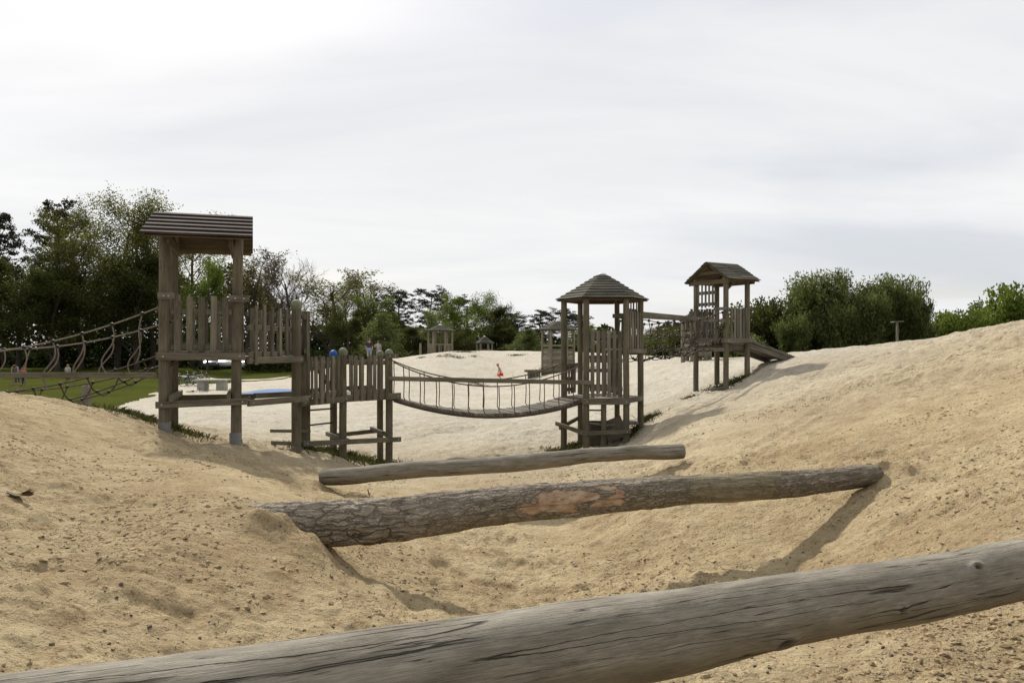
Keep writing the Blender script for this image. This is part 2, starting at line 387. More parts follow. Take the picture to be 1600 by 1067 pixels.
class MB:
    def __init__(s):
        s.V = []; s.Fc = []; s.U = []; s.S = []

    def _add(s, vs, fs, uvs, smooth=False):
        o = len(s.V); s.V += [tuple(v) for v in vs]
        for f, u in zip(fs, uvs):
            s.Fc.append([i + o for i in f]); s.U += u; s.S.append(smooth)

    def bar(s, p0, p1, w, h, up=(0, 0, 1), bev=.006):
        """box from p0 to p1; w across, h along up; edges chamfered"""
        p0 = np.array(p0, float); p1 = np.array(p1, float); d = p1 - p0; L = np.linalg.norm(d); d = d / L
        up = np.array(up, float); sx = np.cross(d, up)
        if np.linalg.norm(sx) < 1e-5: sx = np.cross(d, (0, 1, 0.))
        sx /= np.linalg.norm(sx); uz = np.cross(sx, d)
        a, b = w / 2, h / 2; e = min(bev, a * .45, b * .45)
        prof = [(-a + e, -b), (a - e, -b), (a, -b + e), (a, b - e), (a - e, b), (-a + e, b), (-a, b - e), (-a, -b + e)]
        ru, rv = random.random() * 50, random.random() * 50
        vs = []
        for p in (p0, p1):
            for x, y in prof: vs.append(p + sx * x + uz * y)
        per = [0]
        for i in range(8):
            q, r = prof[i], prof[(i + 1) % 8]; per.append(per[-1] + math.hypot(q[0] - r[0], q[1] - r[1]))
        fs = []; us = []
        for i in range(8):
            j = (i + 1) % 8; fs.append([i, j, 8 + j, 8 + i])
            us.append([(ru, rv + per[i]), (ru, rv + per[i + 1]), (ru + L, rv + per[i + 1]), (ru + L, rv + per[i])])
        fs.append(list(range(7, -1, -1))); us.append([(ru + prof[i][0] * .2, rv + prof[i][1]) for i in range(7, -1, -1)])
        fs.append(list(range(8, 16))); us.append([(ru + prof[i][0] * .2, rv + prof[i][1]) for i in range(8)])
        s._add(vs, fs, us)

    def tube(s, P, R, n=8, cap=True):
        P = np.array(P, float)
        R = np.full(len(P), R, float) if np.isscalar(R) else np.array(R, float)
        T = np.gradient(P, axis=0); T /= np.linalg.norm(T, axis=1)[:, None] + 1e-12
        a = np.array((0, 0, 1.)) if abs(T[0][2]) < .9 else np.array((1., 0, 0))
        x = np.cross(T[0], a); x /= np.linalg.norm(x)
        vs = []; ru = random.random() * 50; rv = random.random() * 50; ls = [0]
        an = np.arange(n) * 2 * np.pi / n
        for i in range(len(P)):
            x = x - T[i] * np.dot(x, T[i]); x /= np.linalg.norm(x); y = np.cross(T[i], x)
            vs += list(P[i] + R[i] * (np.cos(an)[:, None] * x + np.sin(an)[:, None] * y))
            if i: ls.append(ls[-1] + np.linalg.norm(P[i] - P[i - 1]))
        fs = []; us = []; cw = 2 * np.pi * max(R) / n
        for i in range(len(P) - 1):
            for k in range(n):
                j = (k + 1) % n
                fs.append([i * n + k, i * n + j, (i + 1) * n + j, (i + 1) * n + k])
                us.append([(ru + ls[i], rv + k * cw), (ru + ls[i], rv + (k + 1) * cw), (ru + ls[i + 1], rv + (k + 1) * cw), (ru + ls[i + 1], rv + k * cw)])
        s._add(vs, fs, us, True)
        if cap and n > 3:
            m = len(vs)
            for base, rev in ((0, True), (m - n, False)):
                idx = list(range(n))
                if rev: idx = idx[::-1]
                s._add([vs[base + i] for i in range(n)], [idx], [[(ru + .02 * math.cos(an[i]), rv + .08 * math.sin(an[i])) for i in idx]])

    def cyl(s, p0, p1, r0, r1=None, n=14):
        s.tube([p0, p1], [r0, r0 if r1 is None else r1], n)

    def ball(s, c, r, nu=12, nv=8, sc=(1, 1, 1)):
        vs = []; fs = []; us = []
        for i in range(nv + 1):
            t = math.pi * i / nv
            for k in range(nu):
                f = 2 * math.pi * k / nu
                vs.append((c[0] + r * sc[0] * math.sin(t) * math.cos(f), c[1] + r * sc[1] * math.sin(t) * math.sin(f), c[2] + r * sc[2] * math.cos(t)))
        for i in range(nv):
            for k in range(nu):
                j = (k + 1) % nu
                if i == 0: fs.append([k, nu + k, nu + j])
                elif i == nv - 1: fs.append([i * nu + k, (i + 1) * nu + k, i * nu + j])
                else: fs.append([i * nu + k, (i + 1) * nu + k, (i + 1) * nu + j, i * nu + j])
                us.append([(vs[q][0], vs[q][2]) for q in fs[-1]])
        s._add(vs, fs, us, True)

    def poly(s, ps, thick=None, uvdir=None):
        """flat slab from a polygon (given anticlockwise seen from its top), thickness downward along its normal"""
        ps = [np.array(p, float) for p in ps]; n = len(ps)
        nm = np.cross(ps[1] - ps[0], ps[2] - ps[0]); nm /= np.linalg.norm(nm)
        e = ps[1] - ps[0] if uvdir is None else np.array(uvdir, float); e = e / np.linalg.norm(e); g = np.cross(nm, e)
        ru, rv = random.random() * 50, random.random() * 50
        uv = lambda p: (ru + float(np.dot(p - ps[0], e)), rv + float(np.dot(p - ps[0], g)))
        if not thick:
            s._add(ps, [list(range(n))], [[uv(p) for p in ps]]); return
        lo = [p - nm * thick for p in ps]; vs = ps + lo
        fs = [list(range(n)), list(range(2 * n - 1, n - 1, -1))]
        us = [[uv(p) for p in ps], [uv(p) for p in lo[::-1]]]
        for i in range(n):
            j = (i + 1) % n; fs.append([i, n + i, n + j, j])
            a = uv(ps[i]); b = uv(ps[j]); us.append([a, (a[0], a[1] + thick), (b[0], b[1] + thick), b])
        s._add(vs, fs, us)

    def build(s, name, mat, parent=None, base=None):
        me = bpy.data.meshes.new(name)
        b = np.array(WL[parent.name] if parent is not None else (base if base is not None else np.mean(np.array(s.V), 0)))
        me.from_pydata([tuple(np.array(v) - b) for v in s.V], [], s.Fc)
        uvl = me.uv_layers.new(name='UVMap'); uvl.data.foreach_set('uv', np.array(s.U, 'f').ravel())
        me.polygons.foreach_set('use_smooth', s.S)
        me.materials.append(mat); me.update()
        o = bpy.data.objects.new(name, me); COL.objects.link(o)
        if parent is not None: o.parent = parent
        else: o.location = b
        WL[o.name] = b
        return o


def tag(o, label=None, cat=None, group=None, kind=None):
    if label: o['label'] = label
    if cat: o['category'] = cat
    if group: o['group'] = group
    if kind: o['kind'] = kind
    return o


def thing(name, label, cat, loc, group=None):
    o = bpy.data.objects.new(name, None); COL.objects.link(o); o.location = loc; o.empty_display_size = .2
    WL[o.name] = np.array(loc, float)
    return tag(o, label, cat, group)


def copy_tree(o, parent=None):
    c = o.copy(); COL.objects.link(c)
    if parent: c.parent = parent
    for ch in o.children: copy_tree(ch, c)
    return c


def np_mesh(name, V, Q, mat, smooth=True, uv=None, attrs=None):
    """V (n,3), Q (m,4 or 3)"""
    me = bpy.data.meshes.new(name); V = np.asarray(V, 'f'); Q = np.asarray(Q, 'i'); k = Q.shape[1]
    me.vertices.add(len(V)); me.vertices.foreach_set('co', V.ravel())
    me.loops.add(Q.size); me.loops.foreach_set('vertex_index', Q.ravel())
    me.polygons.add(len(Q)); me.polygons.foreach_set('loop_start', np.arange(0, Q.size, k, dtype='i'))
    me.polygons.foreach_set('use_smooth', np.full(len(Q), smooth))
    if uv is not None:
        l = me.uv_layers.new(name='UVMap'); l.data.foreach_set('uv', np.asarray(uv, 'f')[Q.ravel()].ravel())
    for a, v in (attrs or {}).items():
        at = me.attributes.new(a, 'FLOAT', 'POINT'); at.data.foreach_set('value', np.asarray(v, 'f'))
    me.materials.append(mat); me.update(calc_edges=True); me.validate()
    return me


def link(name, me, parent=None, loc=None):
    o = bpy.data.objects.new(name, me); COL.objects.link(o)
    if parent is not None: o.parent = parent
    if loc is not None: o.location = loc
    return o


# ------------------------------------------------------------------ ground sheets
def ground_detail(X, Y):
    near = np.clip((34 - Y) / 20, 0, 1); mid = np.clip((66 - Y) / 25, 0, 1) * np.clip((Y - 8) / 8, 0, 1)
    patch = np.clip(fbm(X * .5, Y * .5, 40, 3) * 1.8 + .6, .12, 1.1)
    d = .05 * fbm(X * .9, Y * .9, 3, 3) + mid * .075 * fbm(X * 1.7, Y * 1.3, 51, 3)
    d = d + near * patch * (.055 * fbm(X * 3.1, Y * 3.1, 11, 3))
    wx = X + .1 * vn(X * 4, Y * 4, 90); wy = Y + .1 * vn(X * 4, Y * 4, 91)
    dim = vn(wx * 4.2, wy * 4.2, 21)
    d = d - near * patch * .030 * np.clip(dim - .10, 0, 1) / .3
    rid = np.abs(vn(wx * 6.5, wy * 6.5, 35)) * 2
    d = d + near * patch * (.024 * rid + .024 * vn(X * 9, Y * 9, 31) + .014 * vn(X * 19, Y * 19, 32))
    for bx, by, hh, wr in _BANK: d = d + hh * np.exp(-(((X - bx) ** 2 + (Y - by) ** 2) / wr ** 2)) * (1 + 1.2 * vn(X * 7, Y * 7, 61))
    # a long slide mark down the right slope
    a = _SL[0]; b = _SL[1]; L = np.hypot(*(b - a)); ux, uy = (b - a) / L
    t = (X - a[0]) * ux + (Y - a[1]) * uy; q = (X - a[0]) * uy - (Y - a[1]) * ux + .05 * vn(t * 1.2, 0 * t, 5)
    on = np.clip(t / .6, 0, 1) * np.clip((L - t) / .6, 0, 1)
    d = d + on * (-.018 * np.exp(-(q / .07) ** 2) + .022 * np.exp(-((q - .16) / .06) ** 2) + .022 * np.exp(-((q + .16) / .06) ** 2))
    return d


_BANK = [(XD(p_, d_), d_, h_, w_) for p_, d_, h_, w_ in ((392, 5.9, .05, .22), (430, 5.86, .06, .20), (462, 5.88, .05, .2), (492, 5.9, .04, .18), (1390, 7.88, .13, .24), (1350, 8.1, .05, .22), (1072, 11.1, .05, .2), (494, 10.15, .05, .22))]
_SL = (np.array((XD(1392, 15.2), 15.2)), np.array((XD(1085, 9.6), 9.6)))


def lawn_edge(X, Y):
    px = 800 + X / np.maximum(Y, .5) * F
    return np.interp(px, [-200, 150, 200, 245, 290, 440, 480, 520, 1060, 1100, 1600, 2200], [27, 31, 39, 48, 60, 63, 70, 80, 80, 37, 27, 27])


us = np.concatenate([-np.geomspace(2.4, .70, 60)[:-1], np.linspace(-.70, .70, 1080), np.geomspace(.70, 2.4, 60)[1:]])
ds = np.concatenate([np.array([-28, -14, -7, -3, -1, 0.3]), np.geomspace(4.2, 33, 860) - 3, np.geomspace(33.3, 123, 190) - 3, np.geomspace(126, 2500, 36)])
UU, DD = np.meshgrid(us, ds)
XX = UU * (np.maximum(DD, 1.2) + 3)
ZZ = Hm(XX, DD) + ground_detail(XX, DD)
nr, nc = XX.shape
VV = np.stack([XX, DD, ZZ], -1).reshape(-1, 3)
ii = (np.arange(nr - 1)[:, None] * nc + np.arange(nc - 1)[None]).ravel()
QQ = np.stack([ii, ii + 1, ii + nc + 1, ii + nc], -1)
cx = VV[QQ].mean(1)
edge = lawn_edge(cx[:, 0], cx[:, 1]) + 3.5 * fbm(cx[:, 0] * .3, cx[:, 1] * .2, 55, 4) * np.clip(cx[:, 1] / 30, 0, 2) + 2.0 * vn(cx[:, 0] * 1.5, cx[:, 1] * .8, 77)
isl = cx[:, 1] > edge
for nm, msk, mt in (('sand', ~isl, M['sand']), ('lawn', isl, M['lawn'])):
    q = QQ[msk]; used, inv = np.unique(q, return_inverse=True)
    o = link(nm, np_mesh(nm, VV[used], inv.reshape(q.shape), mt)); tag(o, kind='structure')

# pale trodden path on the lawn
pp = [(262, 74), (300, 70), (340, 66), (390, 64), (450, 63)]
V = []; Q = []
for i in range(40):
    t = i / 39 * 4; k = min(int(t), 3); f = t - k
    px = pp[k][0] + (pp[k + 1][0] - pp[k][0]) * f; d = pp[k][1] + (pp[k + 1][1] - pp[k][1]) * f
    for s in (-.9, .9):
        x = XD(px, d); y = d + s * (1 + .25 * math.sin(i * .9 + s)); V.append((x, y, 0))
    if i: Q.append((2 * i - 2, 2 * i, 2 * i + 1, 2 * i - 1))
V = np.array(V); V[:, 2] = Hm(V[:, 0], V[:, 1]) + .03 * 0 + .05
tag(link('path', np_mesh('path', V, Q, mat_plain('path_sand', (.40, .35, .27), .95, .15, 3))), kind='structure')

# loose lumps of sand and crumbs of bark lying in the sand: nobody could count them
_g = (1 + 5 ** .5) / 2
ICO = np.array([(-1, _g, 0), (1, _g, 0), (-1, -_g, 0), (1, -_g, 0), (0, -1, _g), (0, 1, _g), (0, -1, -_g), (0, 1, -_g), (_g, 0, -1), (_g, 0, 1), (-_g, 0, -1), (-_g, 0, 1)]) / 1.9
ICF = np.array([(0, 11, 5), (0, 5, 1), (0, 1, 7), (0, 7, 10), (0, 10, 11), (1, 5, 9), (5, 11, 4), (11, 10, 2), (10, 7, 6), (7, 1, 8), (3, 9, 4), (3, 4, 2), (3, 2, 6), (3, 6, 8), (3, 8, 9), (4, 9, 5), (2, 4, 11), (6, 2, 10), (8, 6, 7), (9, 8, 1)])


def lumps(name, label, count, smin, smax, mat, dens_seed, dmax, thr):
    d = 1.9 + (dmax - 1.9) * RNG.random(count * 5) ** 1.35
    x = (RNG.random(count * 5) * 2 - 1) * .70 * (d + .6)
    m = fbm(x * .8, d * .8, dens_seed, 4) + .35 * fbm(x * 4, d * 4, dens_seed + 9, 2) > thr + RNG.normal(0, .1, count * 5)
    x = x[m][:count]; d = d[m][:count]; n = len(x)
    z = Hm(x, d) + ground_detail(x, d)
    s = smin * (smax / smin) ** (RNG.random(n) ** 2.6)
    a = RNG.random(n) * 6.283; ca, sa = np.cos(a), np.sin(a)
    J = ICO[None] + RNG.normal(0, .2, (n, 12, 3))
    J = J * np.stack([1 + RNG.random(n) * .8, np.ones(n), .5 + .35 * RNG.random(n)], -1)[:, None]
    R = np.stack([J[..., 0] * ca[:, None] - J[..., 1] * sa[:, None], J[..., 0] * sa[:, None] + J[..., 1] * ca[:, None], J[..., 2]], -1) * s[:, None, None]
    V = R + np.stack([x, d, z + s * .15], -1)[:, None]
    Q = (np.arange(n)[:, None, None] * 12 + ICF[None]).reshape(-1, 3)
    o = link(name, np_mesh(name, V.reshape(-1, 3), Q, mat, False)); tag(o, label, 'debris', kind='stuff')


lumps('sand_lumps', 'small lumps of sand strewn over the slopes, coloured brown as if shaded', 17000, .004, .019, M['lump'], 60, 15, .17)
lumps('bark_crumbs', 'tiny dark crumbs of bark scattered on the sand', 4200, .003, .012, M['chip'], 120, 12, .0)


# ------------------------------------------------------------------ logs
def make_log(name, p0, p1, rf, mat, label, nL=420, nA=112, wob=.015, bumps=(), barky=None, seed=0, cat='log', knots=()):
    """rf(t) radius; bumps: (t, angle, t-width, angle-width, height)"""
    p0 = np.array(p0); p1 = np.array(p1); L = np.linalg.norm(p1 - p0); d = (p1 - p0) / L
    sx = np.cross(d, (0, 0, 1.)); sx /= np.linalg.norm(sx); uz = np.cross(sx, d)
    t = np.linspace(0, 1, nL)[:, None]; a = np.linspace(0, 2 * np.pi, nA + 1)[None]      # a=pi/2 is up; a=0 towards the viewer side (sx)
    r = rf(t) + 0 * a
    ca, sa = np.cos(a), np.sin(a)
    r = r + .009 * fbm(t * L * 2 + ca * .6, sa * .8 + 3, seed, 3)
    for bt, ba, wt, wa, hh in bumps:
        da = np.angle(np.exp(1j * (a - ba))); r = r + hh * np.exp(-((t - bt) / wt) ** 2 - (da / wa) ** 2)
    at = {}
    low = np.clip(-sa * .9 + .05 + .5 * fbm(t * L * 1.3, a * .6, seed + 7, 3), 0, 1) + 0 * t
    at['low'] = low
    kn = 0 * (t + a)
    for kt, ka, kr in knots:
        da = np.angle(np.exp(1j * (a - ka))) * .15; dt = (t - kt) * L
        q = np.sqrt((dt / 1.5) ** 2 + da ** 2) / kr
        kn = np.maximum(kn, np.clip(1.25 - q, 0, 1)); r = r + .012 * np.exp(-(q - 1.1) ** 2 * 3) - .012 * np.exp(-q ** 2 * 3)
    at['knot'] = kn
    if barky: r = barky(t, a, r, L, at)
    cxp = wob * fbm(t * L * .8, 0 * t, seed + 20, 3); czp = wob * fbm(t * L * .8, 0 * t + 5, seed + 30, 3)
    P = p0 + d * (t * L)[..., None] + sx * (cxp + r * ca)[..., None] + uz * (czp + r * sa)[..., None]
    uv = np.stack([t * L + 0 * a + seed, a * .16 + 0 * t + seed * 1.7], -1)
    V = P.reshape(-1, 3); w = nA + 1
    i = (np.arange(nL - 1)[:, None] * w + np.arange(nA)[None]).ravel(); Q = np.stack([i, i + w, i + w + 1, i + 1], -1)
    # cut ends: rings towards the centre
    UV = uv.reshape(-1, 2); A = {k: (v + 0 * t + 0 * a).reshape(-1) for k, v in at.items()}
    for row, flip in ((0, 0), (nL - 1, 1)):
        ring = P[row]; c = ring[:-1].mean(0); prev = row * w + np.arange(w)
        for q in (.93, .6, .02):
            base = len(V); nv = c + (ring - c) * q + d * (-.012 if not flip else .012) * (1 if q < .95 else 0) + d * .006 * vn(np.arange(w) * .6, np.full(w, q * 9), 3)[:, None]
            V = np.concatenate([V, nv]); UV = np.concatenate([UV, np.stack([np.full(w, 77 + q), a[0] * .16], -1)])
            for k in A: A[k] = np.concatenate([A[k], np.zeros(w)])
            cur = base + np.arange(w)
            f = np.stack([prev[:-1], prev[1:], cur[1:], cur[:-1]], -1) if not flip else np.stack([prev[:-1], cur[:-1], cur[1:], prev[1:]], -1)
            Q = np.concatenate([Q, f]); prev = cur
    base = np.array([*(p0 * .5 + p1 * .5)])
    o = link(name, np_mesh(name, V - base, Q, mat, True, UV, A), None, base)
    return tag(o, label, cat, 'logs lying across the sand hollow')


PI = math.pi
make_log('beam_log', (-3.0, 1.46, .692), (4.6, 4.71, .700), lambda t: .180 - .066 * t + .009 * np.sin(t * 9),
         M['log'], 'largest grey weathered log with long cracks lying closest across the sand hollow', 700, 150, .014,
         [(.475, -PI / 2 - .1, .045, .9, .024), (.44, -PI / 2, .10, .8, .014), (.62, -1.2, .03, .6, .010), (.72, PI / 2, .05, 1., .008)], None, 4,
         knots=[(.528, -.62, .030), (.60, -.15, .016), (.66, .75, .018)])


def bark_fn(t, a, r, L, at):
    x = t * L
    bare = np.exp(-(((t - .485) / .075) ** 4) - ((np.angle(np.exp(1j * (a - .15))) / .75) ** 4)) * (1 + 0 * t)
    bare = np.maximum(bare, .9 * np.exp(-(((t - .42) / .04) ** 2) - ((np.angle(np.exp(1j * (a + .1))) / .4) ** 2)))
    thin = np.clip((t - .58) / .14, 0, 1) * np.clip((.88 - t) / .14, 0, 1) + 0 * a
    thin = np.maximum(thin, .33 * np.clip((t - .78) / .05, 0, 1) + 0 * a)
    bare = bare * (1 - .9 * np.exp(-(((t - .505 - .02 * np.sin(a * 5)) / .012) ** 2)))
    at['coarse'] = np.clip((.36 - t) / .14, 0, 1) + 0 * a
    at['bare'] = bare + 0 * t; at['thin'] = thin
    u = x * 4 + .8 * vn(x * 5, a * 4, 5); v = a * 3.0 + .5 * vn(x * 6, a * 3, 6)
    plate = np.abs(vn(u, v * 1.7, 71)) * 2 + .5 * np.abs(vn(u * 2.3, v * 3.3, 72)) * 2
    amp = .013 * (.45 + .55 * at['coarse']) * (1 - .85 * np.clip(bare, 0, 1)) * (1 - .7 * thin)
    r = r + amp * (plate - .4) + .02 * fbm(x * 2.5, a * 1.5, 9, 3) * (.4 + .6 * (1 - thin)) - .012 * np.clip(bare, 0, 1)
    return r - .02 * thin * np.exp(-((t - .66) / .03) ** 2)


LA = W(430, 806, 6.2); LB = W(1366, 739, 7.9)
ldir = (LB - LA) / np.linalg.norm(LB - LA)
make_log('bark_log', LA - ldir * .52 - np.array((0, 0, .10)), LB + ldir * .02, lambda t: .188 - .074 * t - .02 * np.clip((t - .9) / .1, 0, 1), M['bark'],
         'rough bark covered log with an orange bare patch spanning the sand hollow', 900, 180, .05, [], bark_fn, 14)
LA = W(500, 745, 10.2); LB = W(1066, 705, 11.0)
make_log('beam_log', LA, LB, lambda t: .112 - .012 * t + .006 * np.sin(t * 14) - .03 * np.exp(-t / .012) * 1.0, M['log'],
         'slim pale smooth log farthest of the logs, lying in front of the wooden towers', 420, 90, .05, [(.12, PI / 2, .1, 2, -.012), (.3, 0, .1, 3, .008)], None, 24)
# loose bits on the sand
m = MB()
b0 = W(30, 815, 5.7); b0[2] = H(b0[0], b0[1])
V = []
for i in range(9):
    for j in range(5):
        u, v = i / 8 - .5, j / 4 - .5
        V.append((b0[0] + u * .17 + .01 * math.sin(j * 2), b0[1] + v * .09 * (1 - 1.2 * u * u), b0[2] + .035 + .09 * u * u - .02 * v + .004 * math.sin(i * 1.1 + j)))
Q = [(i * 5 + j, (i + 1) * 5 + j, (i + 1) * 5 + j + 1, i * 5 + j + 1) for i in range(8) for j in range(4)]
V = np.array(V); V2 = V - np.array((0, 0, .012)); n0 = len(V)
Q2 = [tuple(n0 + k for k in q[::-1]) for q in Q]
o = link('bark_piece', np_mesh('bark_piece', np.concatenate([V, V2]) - b0, Q + Q2, M['chip'], True), None, b0)
tag(o, 'curled dark piece of bark lying on the sand slope', 'bark')
m = MB(); b0 = W(576, 772, 10.3); b0[2] = H(b0[0], b0[1])
m.tube([b0 + (0, 0, -.05), b0 + (.005, 0, .05), b0 + (-.012, 0, .12)], [.012, .010, .004], 6)
m.tube([b0 + (.003, 0, .04), b0 + (.03, 0, .075)], [.006, .003], 5)
tag(m.build('stick', M['chip'], None, b0), 'short dark twig stuck upright in the sand behind the bark log', 'twig')


# ------------------------------------------------------------------ play structures
def jit(a): return random.uniform(-a, a)


def post(root, x, y, ztop, r=.08, foot=False, ball=None, zb=None, lean=(0, 0), mat='post'):
    zb = H(x, y) - .25 if zb is None else zb
    m = MB(); P = []
    for i in range(6):
        f = i / 5; P.append((x + lean[0] * f + jit(.004), y + lean[1] * f + jit(.004), zb + (ztop - zb) * f))
    m.tube(P, [r * 1.03, r * 1.02, r, r, r * .98, r * .97], 16)
    o = m.build('post', M[mat], root)
    if foot:
        f = MB(); f.cyl((x, y, zb), (x, y, H(x, y) + foot), r * 1.12, r * 1.17, 16); f.build('foot', M['zinc'], o)
    if ball:
        b = MB(); b.ball((x + lean[0], y + lean[1], ztop + .05), r * 1.22, 16, 12, (1, 1, 1.05)); b.build('ball_cap', M[ball], o)
    return o


def rail_panel(root, p0, p1, z0, z1, n, mat='plank', sw=.095, off=.0, rails=(.18, .82), name='railing', th=.026, rw=.09):
    """upright slats between two plan points, with horizontal rails behind them as a sub-part"""
    p0 = np.array(p0); p1 = np.array(p1); d = p1 - p0; L = np.linalg.norm(d); d = d / L; nrm = np.array((d[1], -d[0]))
    m = MB()
    for i in range(n):
        f = (i + .5) / n; q = p0 + d * L * f + nrm * (off + jit(.004)); j = jit(.012)
        m.bar((q[0] + jit(.006), q[1], z0 + jit(.02)), (q[0] + jit(.006), q[1], z1 + jit(.022)), th, sw + jit(.008), (d[0], d[1], 0))
    o = m.build(name, M[mat], root)
    for f in rails:
        r = MB(); z = z0 + (z1 - z0) * f; q0 = p0 + nrm * (off - .035); q1 = p1 + nrm * (off - .035)
        r.bar((*q0, z), (*q1, z), .04, rw); r.build('rail', M[mat], o)
    return o


def beam(root, p0, p1, w=.05, h=.12, mat='plank', name='beam', bolts=True):
    m = MB(); m.bar(p0, p1, w, h); o = m.build(name, M[mat], root)
    if bolts:
        p0 = np.array(p0); p1 = np.array(p1); d = p1 - p0; L = np.linalg.norm(d); d /= L
        nn = np.array((d[1], -d[0], 0)); nn /= np.linalg.norm(nn)
        for f in (.09, L - .09):
            b = MB(); q = p0 + d * f; b.cyl(q + nn * (w / 2 - .005), q + nn * (w / 2 + .012), .016, .014, 8); b.build('bolt', M['bolt'], o)
    return o


def deck(root, cs, z, th=.045, n=8, mat='deckboard', name='deck'):
    """planked deck on a quadrilateral of plan points"""
    a, b, c, d = [np.array(q, float) for q in cs]; m = MB()
    for i in range(n):
        f0 = i / n + .008; f1 = (i + 1) / n - .008
        q = [a + (b - a) * f0, a + (b - a) * f1, d + (c - d) * f1, d + (c - d) * f0]
        zz = z + jit(.004)
        m.poly([(*k, zz) for k in q], th, (*(d - a), 0))
    return m.build(name, M[mat], root)


def lapped_slope(m, e0, e1, r0, r1, n, th=.022, lap=.25, wv=0.0):
    """boards lapped from an eave (e0-e1) up to a ridge (r0-r1)"""
    e0, e1, r0, r1 = [np.array(q, float) for q in (e0, e1, r0, r1)]
    nm = np.cross(e1 - e0, r0 - e0); nm /= np.linalg.norm(nm)
    for i in range(n):
        f0 = i / n; f1 = min(1, (i + 1 + lap) / n)
        lo = nm * (th + .010 + jit(.004)); hi = nm * .006
        a = e0 + (r0 - e0) * f0; b = e1 + (r1 - e1) * f0; c = e1 + (r1 - e1) * f1; d = e0 + (r0 - e0) * f1
        L = np.linalg.norm(b - a); k = max(1, int(L / .55)) if wv else 1
        for j in range(k):
            g0 = j / k + (.006 if k > 1 else 0); g1 = (j + 1) / k - (.006 if k > 1 else 0)
            dr = -np.array((0, 0, 1)) * jit(wv)
            m.poly([a + (b - a) * g0 + lo + dr, a + (b - a) * g1 + lo + dr, c + (c * 0) + (d - c) * (1 - g1) + hi, d + (c - d) * g0 + hi], th)


# ---- left tower with the lapped gable roof
A = np.array((.951, .309)); B = np.array((-.309, .951))
FL = np.array((XD(257, 12.6), 12.6)); FR = FL + A * 1.06; BL = FL + B * 1.45; BR = FR + B * 1.45
tw = thing('lookout_tower', 'tall weathered wooden lookout tower with lapped gable roof beside the rope walkway', 'tower', (FL[0], FL[1], H(*FL)), 'roofed wooden play towers')
post(tw, *FL, 3.62, .083, .10); post(tw, *FR, 3.60, .080, .23, lean=(.05, 0)); post(tw, *BL, 3.62, .083, .05); post(tw, *BR, 3.6, .080, .05)
cen = (FL + FR + BL + BR) / 4
ov = .36; hw = 1.14; hl = .53 + .27
ez, rz = 3.50, 4.02
e = lambda sa, sb, z, s2=0: (*(cen + A * (sa * hl + s2) + B * sb * hw), z)
m = MB()
lapped_slope(m, e(-1, -1, ez, -.04), e(1, -1, ez), (*(cen + A * (-hl + .05)), rz), (*(cen + A * hl), rz), 6, .036, .3)
lapped_slope(m, e(1, 1, ez), e(-1, 1, ez), (*(cen + A * hl), rz), (*(cen + A * (-hl + .05)), rz), 6, .024, .3)
rf = m.build('roof', M['roofl'], tw)
m = MB()
for s in (-1, 1):
    for f in range(7):
        q0 = cen + B * s * hw * (1 - f / 7.); q1 = cen + B * s * hw * (1 - (f + .97) / 7.)
        za = ez + (rz - ez) * f / 7. - .010; zb = ez + (rz - ez) * (f + .97) / 7. - .010
        c4 = [(*(q0 - A * hl * .97), za), (*(q0 + A * hl * .97), za), (*(q1 + A * hl * .97), zb), (*(q1 - A * hl * .97), zb)]
        m.poly(c4 if s < 0 else c4[::-1], .02, (*A, 0))
m.build('roof_underside', M['under'], rf)
m = MB()
for p, q in ((FL, BL), (FR, BR)):
    dd = (cen - (p + q) / 2) * .14; p = p + dd; q = q + dd
    c = (p + q) / 2
    for a_, b_, h_ in (((*(p - B * .3), 3.46), (*(q + B * .3), 3.46), .13), ((*(p - B * .22), 3.52), (*c, 3.93), .10), ((*(q + B * .22), 3.52), (*c, 3.93), .10)):
        m = MB(); m.bar(a_, b_, .05, h_); m.build('rafter', M['under'], rf)
dz = 1.66
deck(tw, (FL - A * .02 - B * .02, FR - B * .02, BR, BL - A * .02), dz + .06, .045, 9, 'deckboard')
fo = -B * .105
beam(tw, (*(FL + fo - A * .10), dz - .03), (*(FR + fo + A * .16), dz - .03), .05, .12)
beam(tw, (*(BL - fo - A * .1), dz - .03), (*(BR - fo + A * .12), dz - .03), .05, .12)
beam(tw, (*(FL - A * .105 + B * .0), dz - .02), (*(BL - A * .105), dz - .02), .05, .12, bolts=False)
rail_panel(tw, FL + A * .10 + fo * .3, FR - A * .06 + fo * .3, dz + .03, dz + .93, 5, 'plank', .095, .02, (.1, .72), th=.03)
beam(tw, (*(FL + fo - A * .09), dz + .92), (*(FL + fo + A * .16), dz + .92), .045, .11, bolts=True)
beam(tw, (*(FR + fo - A * .09), dz + .90), (*(FR + fo + A * .22), dz + .90), .045, .11, bolts=True)
rail_panel(tw, BL, BR, dz + .03, dz + .93, 5, 'plank', .095, .09, (.15, .8))
rail_panel(tw, FL + A * .02 + B * .10, BL + A * .02 - B * .1, dz + .03, dz + .90, 3, 'plank', .10, -.09, (.2, .8))
rail_panel(tw, FR + A * .09, FR + A * .09 + B * .42, dz - .05, dz + .95, 2, 'plank', .09, .02, (.2, .85))
beam(tw, (*(FL + fo - A * .12), .87), (*(FR + fo + A * .2), .90), .05, .105)
beam(tw, (*(BL - fo - A * .1), .88), (*(BR - fo + A * .3), .88), .05, .105)
beam(tw, (*(FL + A * .11 - B * .2), .97), (*(BL + A * .11 + B * .2), .97), .06, .1, bolts=False)
beam(tw, (*(FR - A * .1 - B * .12), .99), (*(BR - A * .1 + B * .2), .99), .06, .1, bolts=False)

